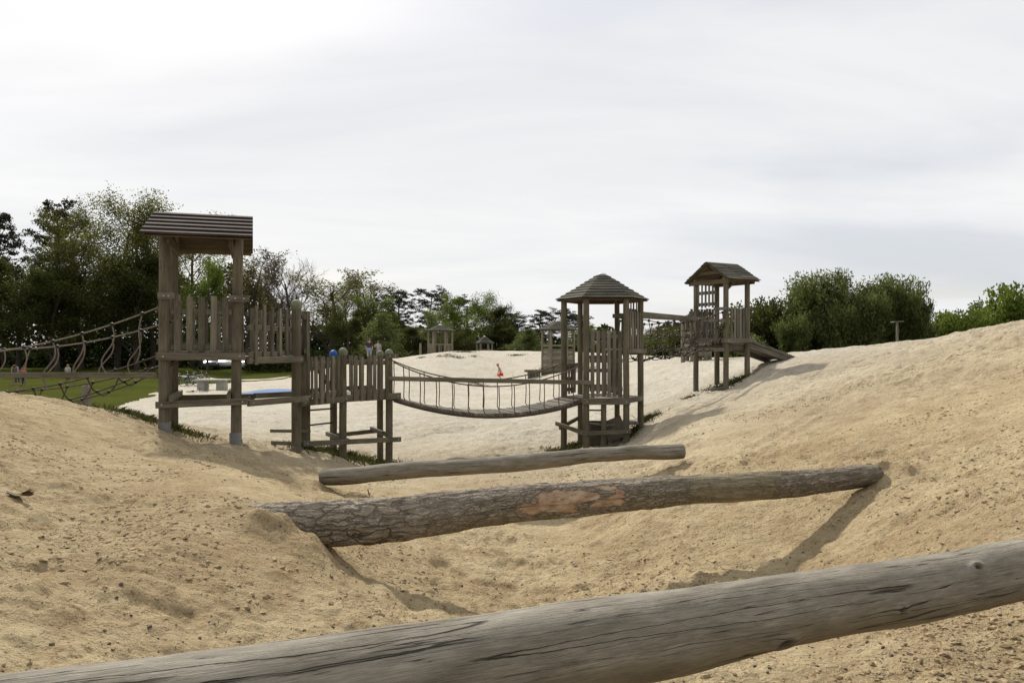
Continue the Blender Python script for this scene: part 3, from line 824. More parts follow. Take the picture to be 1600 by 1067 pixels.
# ---- stepped platforms joined to it
Q1 = np.array((XD(463, 14.75), 14.75)); Q1b = np.array((XD(478, 15.9), 15.9))
R1 = np.array((XD(536, 15.9), 15.9)); R2 = np.array((XD(608, 16.75), 16.75)); R0 = np.array((XD(521, 17.0), 17.0)); R3 = np.array((XD(594, 17.85), 17.85))
sp = thing('stepped_platform', 'low stepped wooden platform with slatted rails and round ball topped posts', 'platform', (Q1[0], Q1[1], H(*Q1)))
post(sp, *Q1, 2.50, .088, ball='greenball'); post(sp, *Q1b, 2.50, .085); post(sp, Q1[0] - .14, Q1[1] + .95, 1.62, .085)
post(sp, *R1, 1.63, .075, ball='greenball'); post(sp, *R2, 1.60, .075, ball='greenball'); post(sp, *R0, 1.58, .075, ball='blueball'); post(sp, *R3, 1.58, .07, ball='greenball')
bp = np.array((XD(458, 16.4), 16.4)); post(sp, *bp, 2.36, .06, ball='blueball', zb=1.5)
S0 = FR + A * .2; T0 = BR + A * .15
m2 = 1.58
deck(sp, (S0, Q1, Q1b, T0), m2 + .05, .045, 9)
beam(sp, (*(S0 + fo * .8), m2 - .02), (*(Q1 + (.14, -.12)), m2 - .02), .05, .11)
beam(sp, (*T0, m2 - .02), (*Q1b, m2 - .02), .05, .11, bolts=False)
rail_panel(sp, S0 + fo * 1.0, Q1 + (-.12, -.16), m2 - .08, m2 + .89, 5, 'plank', .10, .06, (.16, .62), th=.03)
rail_panel(sp, T0, Q1b, m2 - .03, m2 + .89, 7, 'plank', .10, .03, (.15, .62, .9))
rail_panel(sp, Q1 + (.12, .10), Q1b + (.02, -.1), m2 - .05, m2 + .85, 5, 'plank', .12, .05, (.2, .9))
beam(sp, (*(FR + fo + A * .2), .87), (*(Q1 + (.24, -.1)), .84), .05, .105)
beam(sp, (*(BR + A * .3), .90), (*(Q1b + (0, .1)), .86), .05, .1, bolts=False)
beam(sp, (Q1[0] - .75, Q1[1] + .9, .14), (Q1[0] + .05, Q1[1] + .82, .14), .05, .06, bolts=False)
beam(sp, (Q1[0] - .55, Q1[1] + .30, -.02), (Q1[0] + .1, Q1[1] + .10, -.02), .05, .07, bolts=False)
d3 = .80
deck(sp, (Q1 + (.1, .1), R1, R0, Q1b), d3 + .03, .045, 9)
deck(sp, (R1, R2, R3, R0), d3 + .03, .045, 9)
fo3 = np.array(((R2 - R1)[1], -(R2 - R1)[0])); fo3 /= np.linalg.norm(fo3); ax3 = (R2 - R1) / np.linalg.norm(R2 - R1)
beam(sp, (*(Q1 + (.1, -.06)), d3 - .05), (*(R1 + fo3 * .08), d3 - .05), .05, .12)
beam(sp, (*(R1 + fo3 * .10 - ax3 * .1), d3 - .04), (*(R2 + fo3 * .10 + ax3 * .22), d3 - .04), .05, .13)
beam(sp, (*(R0 - fo3 * .10), d3 - .04), (*(R3 - fo3 * .10 + ax3 * .25), d3 - .04), .05, .13)
rail_panel(sp, Q1 + (.18, .05), R1 - (.14, .06), d3 - .10, d3 + .80, 5, 'plank', .10, .13, (.2, .85), th=.03)
rail_panel(sp, R1 + ax3 * .12, R2 - ax3 * .1, d3 - .10, d3 + .80, 6, 'plank', .085, .145, (.2, .85), th=.03)
rail_panel(sp, R0 + ax3 * .1, R3 - ax3 * .1, d3 - .03, d3 + .80, 4, 'plank', .10, -.05, (.15, .85))
rail_panel(sp, Q1b + (.1, .1), R0 - (.1, .05), d3 - .03, d3 + .80, 4, 'plank', .10, -.05, (.15, .85))
beam(sp, (*(R2 + fo3 * .09 - ax3 * .16), d3 + .80), (*(R2 + fo3 * .09 + ax3 * .16), d3 + .80), .045, .10, bolts=True)
for z, o1 in ((-.16, .1),):
    beam(sp, (*(Q1 + (.12, .0)), z + .15), (*(R2 + fo3 * .10 + ax3 * .22), z - .0), .05, .10)
    beam(sp, (*(R0 - fo3 * .02 + ax3 * .08), z + .06), (*(R3 - fo3 * .1 + ax3 * .1), z + .07), .05, .09, bolts=False)
beam(sp, (*(R1 - ax3 * .03 + fo3 * .22), z + .09), (*(R0 - ax3 * .03 - fo3 * .2), z + .09), .06, .09, bolts=False)
beam(sp, (*(R2 - ax3 * .1 + fo3 * .2), z + .09), (*(R3 - ax3 * .1 - fo3 * .2), z + .12), .06, .09, bolts=False)
for z in (.53, .23):
    g = MB(); g.cyl((Q1[0] - .14, Q1[1] + .95, z), (*R0, z - .05), .018, .018, 8); g.build('rung', M['black'], sp)
m = MB(); m.bar((*(Q1b + (.1, .3)), d3 + .65), (*(R0 + (-.1, .25)), d3 + .1), .06, .12); m.build('brace', M['plank'], sp)
m = MB(); m.tube([(*(Q1 + (.04, -.2)), H(*Q1) - .1), (*(Q1 + (.04, -.2)), H(*Q1) + .10)], .07, 12); m.build('stump', M['post'], sp)


# ---- ropes
def sag(p0, p1, s, n=24, side=None):
    p0 = np.array(p0, float); p1 = np.array(p1, float); out = []
    for i in range(n + 1):
        f = i / n; q = p0 + (p1 - p0) * f; q = q - np.array((0, 0, 1)) * s * 4 * f * (1 - f); out.append(q)
    return np.array(out)


def at_(path, f):
    t = f * (len(path) - 1); i = min(int(t), len(path) - 2); return path[i] + (path[i + 1] - path[i]) * (t - i)


# left rope walkway, leaving the picture to the left
wa = np.array((-4.6, 1.0)) / np.linalg.norm((-4.6, 1.0)); wp = np.array((-wa[1], wa[0])) * -1
if wp[1] < 0: wp = -wp
LW = 6.3
N0 = FL + (-.09, -.02); N1 = N0 + wp * .85
rw = thing('rope_walkway', 'sagging rope walkway with hanging ropes and net floor fixed to the tall tower', 'rope bridge', (*N0, H(*N0)))
hand = []
for k, (q, z0, z1, s) in enumerate(((N0, 2.40, 1.72, .37), (N1, 2.33, 2.02, .42))):
    p = sag((*q, z0), (*(q + wa * LW), z1), s, 40); hand.append(p)
    m = MB(); m.tube(p, .0125, 8); m.build('handrail_rope', M['rope'], rw)
low = []
for k, (off, z0, z1, s) in enumerate(((.06, 1.66, 1.20, .42), (.28, 1.56, 1.08, .62), (.55, 1.54, 1.08, .62), (.80, 1.64, 1.22, .42))):
    q = N0 + wp * off; p = sag((*q, z0), (*(q + wa * LW), z1), s, 40); low.append(p)
    m = MB(); m.tube(p, .011, 7); m.build('floor_rope', M['darkrope'], rw)

for i in range(12):
    f = .05 + i * .082; cr = [at_(low[j], f) for j in range(4)]
    m = MB(); P = []
    for j in range(3):
        for t in np.linspace(0, 1, 5)[:-1]: P.append(cr[j] + (cr[j + 1] - cr[j]) * t - np.array((0, 0, .06)) * math.sin(math.pi * t))
    P.append(cr[3]); m.tube(P, .012, 6); m.build('cross_rope', M['darkrope'], rw)
    for c in cr: m = MB(); m.ball(c, .030, 8, 6); m.build('connector', M['black'], rw)
for k in range(2):
    for i in range(11):
        f = .045 + i * .088 + (.02 if k else 0); a = at_(hand[k], f); b = at_(low[0 if k == 0 else 3], f + .025)
        P = []; bow = np.array((wa[0], wa[1], 0)) * (-.10 - .03 * jit(1)) * (1 if i % 5 else -.3)
        for t in np.linspace(0, 1, 12): P.append(a + (b - a) * t + bow * math.sin(2 * math.pi * t) * (.5 + .8 * t) + (0, 0, 0))
        m = MB(); m.tube(P, .0115, 7); m.build('hanging_rope', M['rope'], rw)
        m = MB(); m.ball(a, .032, 8, 6, (1.4, 1, 1)); m.build('clamp', M['black'], rw)
m = MB(); m.bar((*(N0 + (0, -.09)), 1.335), (*(N0 + (0, -.09) + wa * LW), 1.30), .05, .085); st = m.build('strut_beam', M['plank'], rw)
m = MB(); q = N0 + (0, -.13) + wa * 4.15; m.cyl((*q, 1.33), (*(q - (0, .03)), 1.33), .035, .035, 14); m.build('plate', M['zinc'], st)
post(rw, *(N0 + wa * LW), 1.9, .08, zb=-.4); post(rw, *(N1 + wa * LW), 2.2, .08, zb=-.4)

# suspension bridge in the middle
HC = np.array((XD(941, 18.9), 18.9)); HR = .91
hx = [HC + HR * np.array((math.cos(math.radians(k * 60)), math.sin(math.radians(k * 60)))) for k in range(6)]  # 0 right,1 back right,2 back left,3 left,4 front left,5 front right
br = thing('suspension_bridge', 'hanging plank bridge with chain hangers and wooden strut between platform and six sided tower', 'bridge', (*R2, .2))
n0 = R2 + ax3 * .12; n1 = R3 + ax3 * .12; e0 = hx[4] + (-.10, .05); e1 = hx[3] + (-.05, .1)
def bpath(a, b, za, zb, s, n=46): return sag((*a, za), (*b, zb), s, n)
ea = bpath(n0, e0, .74, .60, .34); eb = bpath(n1, e1, .76, .62, .34)
m = MB(); nP = 46
for i in range(nP):
    f0 = (i + .04) / nP; f1 = (i + .92) / nP
    a0, a1, b0_, b1_ = at_(ea, f0), at_(ea, f1), at_(eb, f0), at_(eb, f1); j = np.array((0, 0, jit(.006)))
    m.poly([a0 + j, a1 + j, b1_ + j, b0_ + j], .07, b0_ - a0)
m.build('deck', M['bridgeboard'], br)
for p in (ea, eb):
    m = MB(); m.tube(p - np.array((0, 0, .085)), .028, 7); m.build('deck_rope', M['darkrope'], br)
h0 = bpath(n0 + (0, -.05), e0, 1.47, 1.38, .50, 30); h1 = bpath(n1, e1, 1.57, 1.40, .46, 30)
for p in (h0, h1):
    m = MB(); m.tube(p, .014, 7); m.build('handrail_chain', M['rust'], br)
for p, q in ((h0, ea), (h1, eb)):
    for i in range(12):
        f = .05 + i * .082; a = at_(p, f); b = at_(q, f)
        m = MB(); m.tube([a, (a + b) / 2 + (0.012, 0, 0), b + (0, 0, .05), b + (.03, 0, .0)], .0115, 6); m.build('hanger', M['rust'], br)
m = MB(); s0 = R2 + (.0, -.10); s1 = hx[4] + (.14, -.10)
m.bar((*s0, 1.13), (*s1, .985), .06, .095); m.build('strut_beam', M['plank'], br)
m = MB(); m.bar((*(R3 + (0, .1)), 1.16), (*(hx[3] + (.1, .1)), 1.02), .06, .095) if False else None

# ---- six sided tower
ht = thing('hexagonal_tower', 'six sided wooden tower with pointed shingle roof and tall slatted front', 'tower', (*HC, H(*HC)), 'roofed wooden play towers')
for k in range(6): post(ht, *hx[k], 3.0, .072 if k not in (1, 2) else .065)
hx2 = lambda R, z: [(*(HC + R * np.array((math.cos(math.radians(k * 60)), math.sin(math.radians(k * 60))))), z) for k in range(6)]
m = MB(); prof = [(1.10, 2.90), (.62, 3.18), (.10, 3.50)]
for k in range(6):
    for (Ra, za), (Rb, zb), nn in ((prof[0], prof[1], 4), (prof[1], prof[2], 5)):
        a = hx2(Ra, za); b = hx2(Rb, zb); lapped_slope(m, a[k], a[(k + 1) % 6], b[k], b[(k + 1) % 6], nn, .02, .25)
rf = m.build('roof', M['shingle'], ht)
m = MB()
for k in range(6):
    for (Ra, za), (Rb, zb) in ((prof[0], prof[1]), (prof[1], prof[2])):
        a = hx2(Ra * .985, za - .012); b = hx2(Rb * .985, zb - .012); m.poly([a[k], a[(k + 1) % 6], b[(k + 1) % 6], b[k]], .018)
m.build('roof_underside', M['under'], rf)
m = MB(); m.ball((*HC, 3.50), .10, 14, 8, (1, 1, .55)); m.build('roof_cap', M['white'], rf)
m = MB()
for k in range(6):
    a, b = hx[k], hx[(k + 1) % 6]; a = HC + (a - HC) * 1.0; b = HC + (b - HC) * 1.0; t = (b - a) / np.linalg.norm(b - a) * .075
    m = MB(); m.bar((*(a + t), 2.91), (*(b - t), 2.91), .05, .12); m.build('ring_beam', M['under'], ht)
ld = .58
m = MB(); hp = hx2(.93, ld + .05)
for i in range(12):
    y0 = -.78 + i * .131; 
    def xe(y): return .93 - abs(y) / math.tan(math.radians(60))
    y1 = y0 + .124; 
    m.poly([(HC[0] - xe(y0), HC[1] + y0, ld + .05), (HC[0] + xe(y0), HC[1] + y0, ld + .05), (HC[0] + xe(y1), HC[1] + y1, ld + .05), (HC[0] - xe(y1), HC[1] + y1, ld + .05)], .045)
m.build('deck', M['deckboard'], ht)
def side(i, j, out=.0, ins=.06):
    a, b = hx[i], hx[j]; t = (b - a) / np.linalg.norm(b - a); c = (a + b) / 2 - HC; c /= np.linalg.norm(c); return a + t * ins + c * out, b - t * ins + c * out
a, b = side(4, 5, .085, -.08); beam(ht, (*a, ld - .02), (*b, ld - .02), .05, .15)
a, b = side(3, 4, .05, 0); beam(ht, (*a, ld), (*b, ld), .05, .12, bolts=False)
a, b = side(5, 0, .05, 0); beam(ht, (*a, ld), (*b, ld), .05, .12, bolts=False)
a, b = side(1, 2, .05, 0); beam(ht, (*b, ld), (*a, ld), .05, .12, bolts=False)
a, b = side(4, 5, .02, .08); rail_panel(ht, a, b, ld + .07, 2.16, 6, 'grey', .085, .0, (.12, .55, .92), th=.026)
a, b = side(1, 2, .0, .08); rail_panel(ht, b, a, ld + .07, 2.14, 5, 'grey', .09, .0, (.12, .38, .6, .92))
ud = 1.76
# upper landing at the back right, where the net tunnel starts
c1 = (hx[0] + hx[5]) / 2
deck(ht, (hx[5] + (.03, .05), hx[0] + (.02, -.05), hx[1], HC + (.1, .2)), ud, .045, 6)
a, b = side(5, 0, .08, -.05); beam(ht, (*a, ud - .06), (*(b + (.05, .1)), ud - .06), .05, .10, bolts=False)
a, b = side(5, 0, .02, .08); rail_panel(ht, a, b, ud - .03, 2.62, 5, 'grey', .08, .02, (.2, .9))
a, b = side(5, 0, .0, .10); rail_panel(ht, a, b, 2.22, 2.98, 4, 'grey', .045, -.03, (.1, .55), name='screen')
a, b = side(0, 1, .0, .10); rail_panel(ht, a, b, ud - .02, 2.62, 3, 'grey', .08, .0, (.2, .9))
beam(ht, (*(hx[1] + (-.10, -.03)), 2.56), (*(hx[0] + (.02, .06)), 2.56), .05, .1, bolts=False)
# small side rail at the bridge entrance
rail_panel(ht, hx[3] + (.03, .08), hx[3] + (.32, .45), ld + .1, 1.32, 4, 'grey', .07, .0, (.15, .55, .95))
beam(ht, (*(hx[3] + (-.06, .0)), 1.36), (*(hx[3] + (.36, .47)), 1.38), .06, .06, 'grey', bolts=False)
# under the deck: middle post, lower ring, rungs and low step
mp_ = np.array((XD(943, 18.2), 18.2)); post(ht, *mp_, ld - .05, .065)
a, b = side(4, 5, .085, -.1); beam(ht, (*a, -.17), (*b, -.12), .05, .09)
a, b = side(3, 4, .085, -.12); beam(ht, (*(a + (-.05, .0)), -.02), (*b, -.17), .05, .09, bolts=False)
a, b = side(2, 3, .06, -.1); beam(ht, (*b, -.12), (*a, .05), .05, .09, bolts=False)
for z in (.33, .06):
    g = MB(); g.cyl((*(mp_ + (-.36, .25)), z), (*(mp_ + (.06, .2)), z), .018, .018, 8); g.build('rung', M['black'], ht)
deck(ht, (mp_ + (.0, .05), np.array((XD(1003, 18.9), 18.9)), np.array((XD(1002, 19.6), 19.6)), mp_ + (-.3, 1.0)), .02, .05, 6, name='low_step')
m = MB(); m.poly([(*(mp_ + (-.35, .9)), -.75), (*(mp_ + (.62, .9)), -.75), (*(mp_ + (.62, .9)), -.02), (*(mp_ + (-.35, .9)), -.02)], .03, (1, 0, 0))
m.build('back_board', M['plank'], ht)
m = MB(); m.bar((*(mp_ + (.1, -.02)), -.42), (*(hx[5] + (-.02, .12)), -.48), .05, .07); m.build('lower_rung', M['plank'], ht)
m = MB(); m.bar((*(mp_ + (.08, .3)), -.2), (*(hx[5] + (.0, .3)), -.02), .03, .5); m.build('side_board', M['plank'], ht)

# ---- gable tower on the right, with the ramp
A3 = np.array((.857, .515)); B3 = np.array((-.515, .857))
GM = np.array((5.30, 21.6))
g1 = GM + A3 * .12 - B3 * .56; g0 = GM + A3 * .12 + B3 * .56; g2 = g1 + A3 * .80; g3 = g0 + A3 * .80
gt = thing('gable_tower', 'small wooden tower with shingled gable roof and a ribbed ramp beside dark shrubs', 'tower', (*((g1 + g3) / 2), H(*((g1 + g3) / 2))), 'roofed wooden play towers')
for g in (g0, g1, g2, g3): post(gt, *g, 3.66, .072)
ez, rz = 3.58, 4.10; hw = .84; L3 = 1.2
m = MB(); gm0 = GM - A3 * .06; gm1 = gm0 + A3 * L3
lapped_slope(m, (*(gm0 - B3 * hw), ez), (*(gm1 - B3 * hw), ez), (*gm0, rz), (*gm1, rz), 9, .016, .35, .012)
lapped_slope(m, (*(gm1 + B3 * hw), ez), (*(gm0 + B3 * hw), ez), (*gm1, rz), (*gm0, rz), 9, .016, .35, .012)
rf = m.build('roof', M['shingle'], gt)
m = MB()
for s in (-1, 1):
    c4 = [(*(gm0 + A3 * .02 + B3 * s * hw * .98), ez - .012), (*(gm1 - A3 * .02 + B3 * s * hw * .98), ez - .012), (*(gm1 - A3 * .02), rz - .02), (*(gm0 + A3 * .02), rz - .02)]
    m.poly(c4 if s < 0 else c4[::-1], .02, (*A3, 0))
m.build('roof_underside', M['under'], rf)
m = MB()
for q in (GM + A3 * .06, GM + A3 * .98):
    RB = [((*(q - B3 * .75), ez - .03), (*(q + B3 * .75), ez - .03), .05, .11), ((*(q - B3 * .45), ez + .22), (*(q + B3 * .45), ez + .22), .04, .09)]
    RB += [((*(q + B3 * s * .78), ez + .0), (*(q + B3 * s * .05), rz - .10), .05, .09) for s in (-1, 1)]
    for k_ in RB: m = MB(); m.bar(*k_); m.build('rafter', M['under'], rf)
for k_ in [((*g1, ez - .01), (*g2, ez - .01), .06, .10), ((*g0, ez - .01), (*g3, ez - .01), .06, .10), ((*(g1 + A3 * .05), 3.35), (*(g1 + A3 * .32), 3.55), .05, .07)]:
    m = MB(); m.bar(*k_); m.build('brace', M['under'], gt)
dz = 1.99
deck(gt, (g1, g2, g3, g0), dz + .05, .045, 7)
beam(gt, (*(g1 - B3 * .09 - A3 * .12), dz - .02), (*(g2 - B3 * .09 + A3 * .12), dz - .02), .05, .12, 'grey')
beam(gt, (*(g0 + B3 * .09 - A3 * .1), dz - .02), (*(g3 + B3 * .09 + A3 * .1), dz - .02), .05, .12, 'grey', bolts=False)
beam(gt, (*(g0 - A3 * .09 + B3 * .35), dz - .04), (*(g1 - A3 * .09 - B3 * .12), dz - .02), .05, .11, 'grey', bolts=False)
beam(gt, (*(g0 - A3 * .35 + B3 * .45), dz - .26), (*(g1 - A3 * .12 - B3 * .05), dz - .26), .05, .10, 'grey', bolts=False)
m = MB(); m.bar((*(g1 + B3 * .1), dz - .2), (*(g2 + B3 * .1 + A3 * .1), dz - .2), .06, .14); m.build('joist', M['grey'], gt); m = MB(); m.bar((*(g0 - B3 * .1), dz - .2), (*(g3 - B3 * .1 + A3 * .1), dz - .2), .06, .14); m.build('joist', M['grey'], gt)
rail_panel(gt, g1 + A3 * .08 - B3 * .03, g2 - A3 * .06 - B3 * .03, dz + .03, dz + .85, 6, 'grey', .075, .05, (.12, .92))
rail_panel(gt, g0 + A3 * .08, g3 - A3 * .08, dz + .03, dz + .87, 6, 'grey', .085, -.02, (.12, .86))
rail_panel(gt, g0 - B3 * .06, g0 - B3 * .74, 2.88, 3.60, 5, 'grey', .06, .03, (.12, .55), name='screen')
rail_panel(gt, g0 - B3 * .04 - A3 * .25, g0 - B3 * .04 - A3 * .02, dz - .2, dz + .85, 2, 'grey', .08, .0, (.2, .9))
m = MB(); m.bar((*(g1 - A3 * .1 + B3 * .25), dz - .05), (*(g1 - A3 * .1 + B3 * .25), 2.85), .06, .09, (1, 0, 0)); m.build('entrance_frame', M['grey'], gt); m = MB(); m.bar((*(g1 - A3 * .1 - B3 * .05), 2.5), (*(g1 - A3 * .1 + B3 * .5), 2.5), .05, .09)
m.build('entrance_frame', M['grey'], gt)
beam(gt, (*(g1 - A3 * .08 - B3 * .1), 2.82), (*(g1 - A3 * .08 + B3 * .35), 2.82), .05, .08, 'grey', bolts=False)
# ramp, a long ribbed board
r0 = (g2 + g3) / 2 + A3 * .06; rl = 2.0; r1 = r0 + A3 * rl; zr = H(*r1) + .02
m = MB(); m.poly([(*(r0 - B3 * .52), dz + .03), (*(r1 - B3 * .52), zr), (*(r1 + B3 * .52), zr), (*(r0 + B3 * .52), dz + .03)], .05, (*B3, 0))
rp = m.build('ramp', M['grey'], gt)
m = MB()
for i in range(22):
    f = (i + .4) / 22; q = r0 + (r1 - r0) * f; z = dz + .03 + (zr - dz - .03) * f + .014
    m.bar((*(q - B3 * .54), z), (*(q + B3 * .54), z), .03, .028)
m.build('rib', M['grey'], rp)
for s in (-.46, .46): m = MB(); m.bar((*(r0 + B3 * s), dz - .11), (*(r1 + B3 * s), zr - .12), .06, .14); m.build('side_beam', M['grey'], rp)
m = MB(); q = g1 + (-.25, .15); m.bar((q[0] - .12, q[1], H(*q) + .03), (q[0] + .22, q[1] - .05, H(*q) + .06), .15, .1); m.build('step', M['grey'], gt)

# ---- net tunnel between the two towers
nt_ = thing('net_tunnel', 'black knotted rope net tunnel under two wooden beams between the two smaller towers', 'climbing net', (*((hx[0] + g0) / 2), H(*((hx[0] + g0) / 2))))
ta0 = hx[0] + (.0, -.02); ta1 = g1 - A3 * .10; tb0 = hx[1] + (.05, .0); tb1 = g0 - A3 * .08
m = MB(); m.bar((*ta0, 2.58), (*(ta1 + B3 * .2), 2.50), .07, .10); m.build('beam', M['grey'], nt_)
m = MB(); m.bar((*tb0, 2.58), (*(tb1 + A3 * .05), 2.56), .07, .10); m.build('beam', M['grey'], nt_)
sec = [(0.0, .60), (-.02, .22), (.08, -.15), (.30, -.36), (.70, -.36), (.92, -.15), (1.02, .22), (1.0, .60)]
lines = []
for a_, h_ in sec:
    P = []
    for i in range(25):
        f = i / 24; c0 = ta0 + (ta1 - ta0) * f; c1 = tb0 + (tb1 - tb0) * f; q = c0 + (c1 - c0) * (.5 + (a_ - .5) * 1.0)
        zc = 1.84 + .28 * f - .10 * math.sin(math.pi * f); wv = .03 * math.sin(f * 22 + a_ * 9)
        P.append((q[0], q[1], zc + h_ * (1 - .12 * math.sin(math.pi * f)) + wv * (.3 if h_ > .5 else 1)))
    lines.append(np.array(P)); m = MB(); m.tube(P, .012, 6); m.build('long_rope', M['darkrope'], nt_)
for i in range(11):
    f = i / 10; P = [at_(l, min(1, max(0, f + (.012 if j % 2 else -.012)))) for j, l in enumerate(lines)]
    PP = []
    for j in range(len(P) - 1):
        for t in (0, .33, .66): PP.append(P[j] + (P[j + 1] - P[j]) * t - np.array((0, 0, .05)) * (math.sin(math.pi * t) if 1 < j < 5 else 0))
    PP.append(P[-1]); m = MB(); m.tube(PP, .011, 6); m.build('cross_rope', M['darkrope'], nt_)
    for p in P: m = MB(); m.ball(p, .036, 8, 6); m.build('connector', M['black'], nt_)


# ------------------------------------------------------------------ huts and shelters farther off
def shelter(name, label, px, d, w, hp, hr, walls=None, rails=True, group='shelters on the far dune', sides=6, zb=None, cap=True, cat='shelter'):
    x, y = XD(px, d), d; z = H(x, y) if zb is None else zb
    t = thing(name, label, cat, (x, y, z), group); R = w / 2
    ring = lambda r, zz: [(x + r * math.cos(2 * PI * k / sides), y + r * math.sin(2 * PI * k / sides), zz) for k in range(sides)]
    for k in range(sides):
        q = ring(R, 0)[k]; m = MB(); m.cyl((q[0], q[1], z - .4), (q[0], q[1], z + hp), .09, .085, 10); m.build('post', M['farwood'], t)
    m = MB(); a = ring(R * 1.32, z + hp - .12); b = ring(R * .12, z + hp + hr)
    for k in range(sides):
        lapped_slope(m, a[k], a[(k + 1) % sides], b[k], b[(k + 1) % sides], 7, .03, .25)
        aa = [np.array(v) - (0, 0, .03) for v in (a[k], a[(k + 1) % sides], b[(k + 1) % sides], b[k])]; m.poly(aa, .02)
    rf = m.build('roof', M['shingle'], t)
    if cap:
        m = MB(); m.ball((x, y, z + hp + hr), R * .17, 12, 6, (1, 1, .6)); m.build('roof_cap', M['white'], rf)
    c = ring(R, 0)
    if walls:
        for k in range(sides):
            m = MB(); p, q = c[k], c[(k + 1) % sides]
            for i in range(6):
                zz = z - .1 + (i + .5) * walls / 6; m.bar((p[0], p[1], zz), (q[0], q[1], zz), .04, walls / 6 - .012)
            m.build('wall_panel', M['farwood'], t)
    if rails:
        for k in range(sides):
            m = MB(); p, q = c[k], c[(k + 1) % sides]; hh = (walls + .1) if walls else .75
            m.bar((p[0], p[1], z + hh), (q[0], q[1], z + hh), .05, .12); m.build('rail', M['farwood'], t)
            if not walls:
                m = MB()
                for f in (.25, .5, .75):
                    if f == .5 or k % 2: m.bar((p[0] + (q[0] - p[0]) * f, p[1] + (q[1] - p[1]) * f, z), (p[0] + (q[0] - p[0]) * f, p[1] + (q[1] - p[1]) * f, z + hh - .07), .06, .08, (1, 0, 0))
                m.build('railing', M['farwood'], t)
    return t


shelter('pavilion', 'open six sided wooden shelter with shingle roof on left of the far dune', 688, 66, 1.95, 2.0, .34)
shelter('pavilion', 'smallest open shelter behind the crest of the far dune, white capped roof', 757, 75, 1.4, 2.41 - H(XD(757, 75), 75), .5)
hut = shelter('play_hut', 'boarded six sided wooden hut with half height walls on the sand behind the bridge', 872, 50, 1.95, 2.55, .42, walls=1.35)
shelter('play_hut', 'hidden wooden hut whose grey roof shows behind the gable tower', 1088, 33, 1.1, 1.5, .26, walls=.75, zb=1.55, cap=False)
# timber edging by the hut
x0, y0 = XD(822, 48), 48; zz = H(x0, y0)
te = thing('timber_edging', 'low timber retaining edge of round posts and a sleeper beside the boarded hut', 'edging', (x0, y0, zz))
m = MB(); m.bar((x0 - .1, y0, zz + .52), (XD(884, 48), y0 + .3, zz + .5), .14, .14); m.build('sleeper', M['plank'], te)
for px in (827, 832, 837, 842): 
    m = MB(); x = XD(px, 48); m.cyl((x, y0 + .16, zz - .2), (x, y0 + .16, zz + .46 + jit(.03)), .11, .1, 10); m.build('post', M['plank'], te)
m = MB(); m.poly([(XD(846, 48), y0 + .22, zz - .2), (XD(884, 48), y0 + .5, zz - .2), (XD(884, 48), y0 + .5, zz + .44), (XD(846, 48), y0 + .22, zz + .44)], .05, (1, 0, 0)); m.build('side_board', M['plank'], te)
# lone posts
x, y = XD(657, 64), 64; m = MB(); m.cyl((x, y, H(x, y) - .3), (x, y, H(x, y) + .95), .1, .09, 10)
tag(m.build('wooden_post', M['farwood'], None, np.array((x, y, H(x, y)))), 'lone short wooden post beside the left shelter on the far dune', 'post')
x, y = XD(1402, 30), 30; z = H(x, y)
bt = thing('post_table', 'slim wooden post with a flat top board in front of bamboo shrubs', 'post', (x, y, z))
m = MB(); m.cyl((x, y, z - .3), (x, y, EYE + .99), .05, .047, 10); m.build('post', M['grey'], bt)
m = MB(); m.bar((x - .19, y, EYE + 1.01), (x + .18, y, EYE + 1.035), .3, .04); m.build('top_board', M['grey'], bt)
# anchor block under the rope walkway
b0 = W(134, 628, 16.5); b0[2] = H(b0[0], b0[1]); m = MB(); zt = EYE - (603 - HY) / F * 16.5
m.bar((b0[0], b0[1], b0[2] - .1), (b0[0] + .02, b0[1], zt), .14, .14, (0, 1, 0), .02)
m.ball((b0[0] + .02, b0[1], zt), .045, 10, 6)
tag(m.build('anchor_block', M['anchor'], None, b0), 'grey concrete anchor block standing under the rope walkway net', 'block')

# ---- blue bouncing pillow, table, bicycles
x, y = XD(430, 47), 47; z = H(x, y)
bc = thing('bouncing_pillow', 'blue inflated bouncing pillow with faded orange rim in the sand', 'bouncy mat', (x, y, z))
def dome(rx, ry, h, zo, n=28, k=10):
    m = MB(); vs = []; fs = []; us = []
    for i in range(k + 1):
        r = i / k
        for j in range(n):
            a = 2 * PI * j / n; cxx = np.sign(math.cos(a)) * abs(math.cos(a)) ** .75; cyy = np.sign(math.sin(a)) * abs(math.sin(a)) ** .75
            vs.append((x + rx * r * cxx, y + ry * r * cyy, z + zo + h * (1 - r ** 2.2)))
    for i in range(k):
        for j in range(n):
            q = (j + 1) % n; fs.append([i * n + j, (i + 1) * n + j, (i + 1) * n + q, i * n + q]); us.append([(0, 0)] * 4)
    m._add(vs, fs, us, True); return m
dome(2.1, 2.4, .30, .02).build('cushion', M['bluemat'], bc)
m = MB(); P = []
for j in range(41):
    a = 2 * PI * j / 40; P.append((x + 2.12 * np.sign(math.cos(a)) * abs(math.cos(a)) ** .75, y + 2.42 * np.sign(math.sin(a)) * abs(math.sin(a)) ** .75, z + .02))
m.tube(P, .10, 8, False); m.build('rim', M['orange'], bc)

x, y = XD(332, 52), 52; z = H(x, y)
tb = thing('outdoor_table', 'grey concrete outdoor table on two block legs standing in the sand', 'table', (x, y, z))
m = MB(); m.bar((x - 1.1, y, z + .66), (x + 1.1, y, z + .66), 1.2, .09, (0, 0, 1), .02); m.build('table_top', M['concrete'], tb)
for s in (-.62, .62):
    m = MB(); m.bar((x + s, y, z - .1), (x + s, y, z + .615), .5, .8, (0, 1, 0), .03); m.build('leg', M['concrete'], tb)


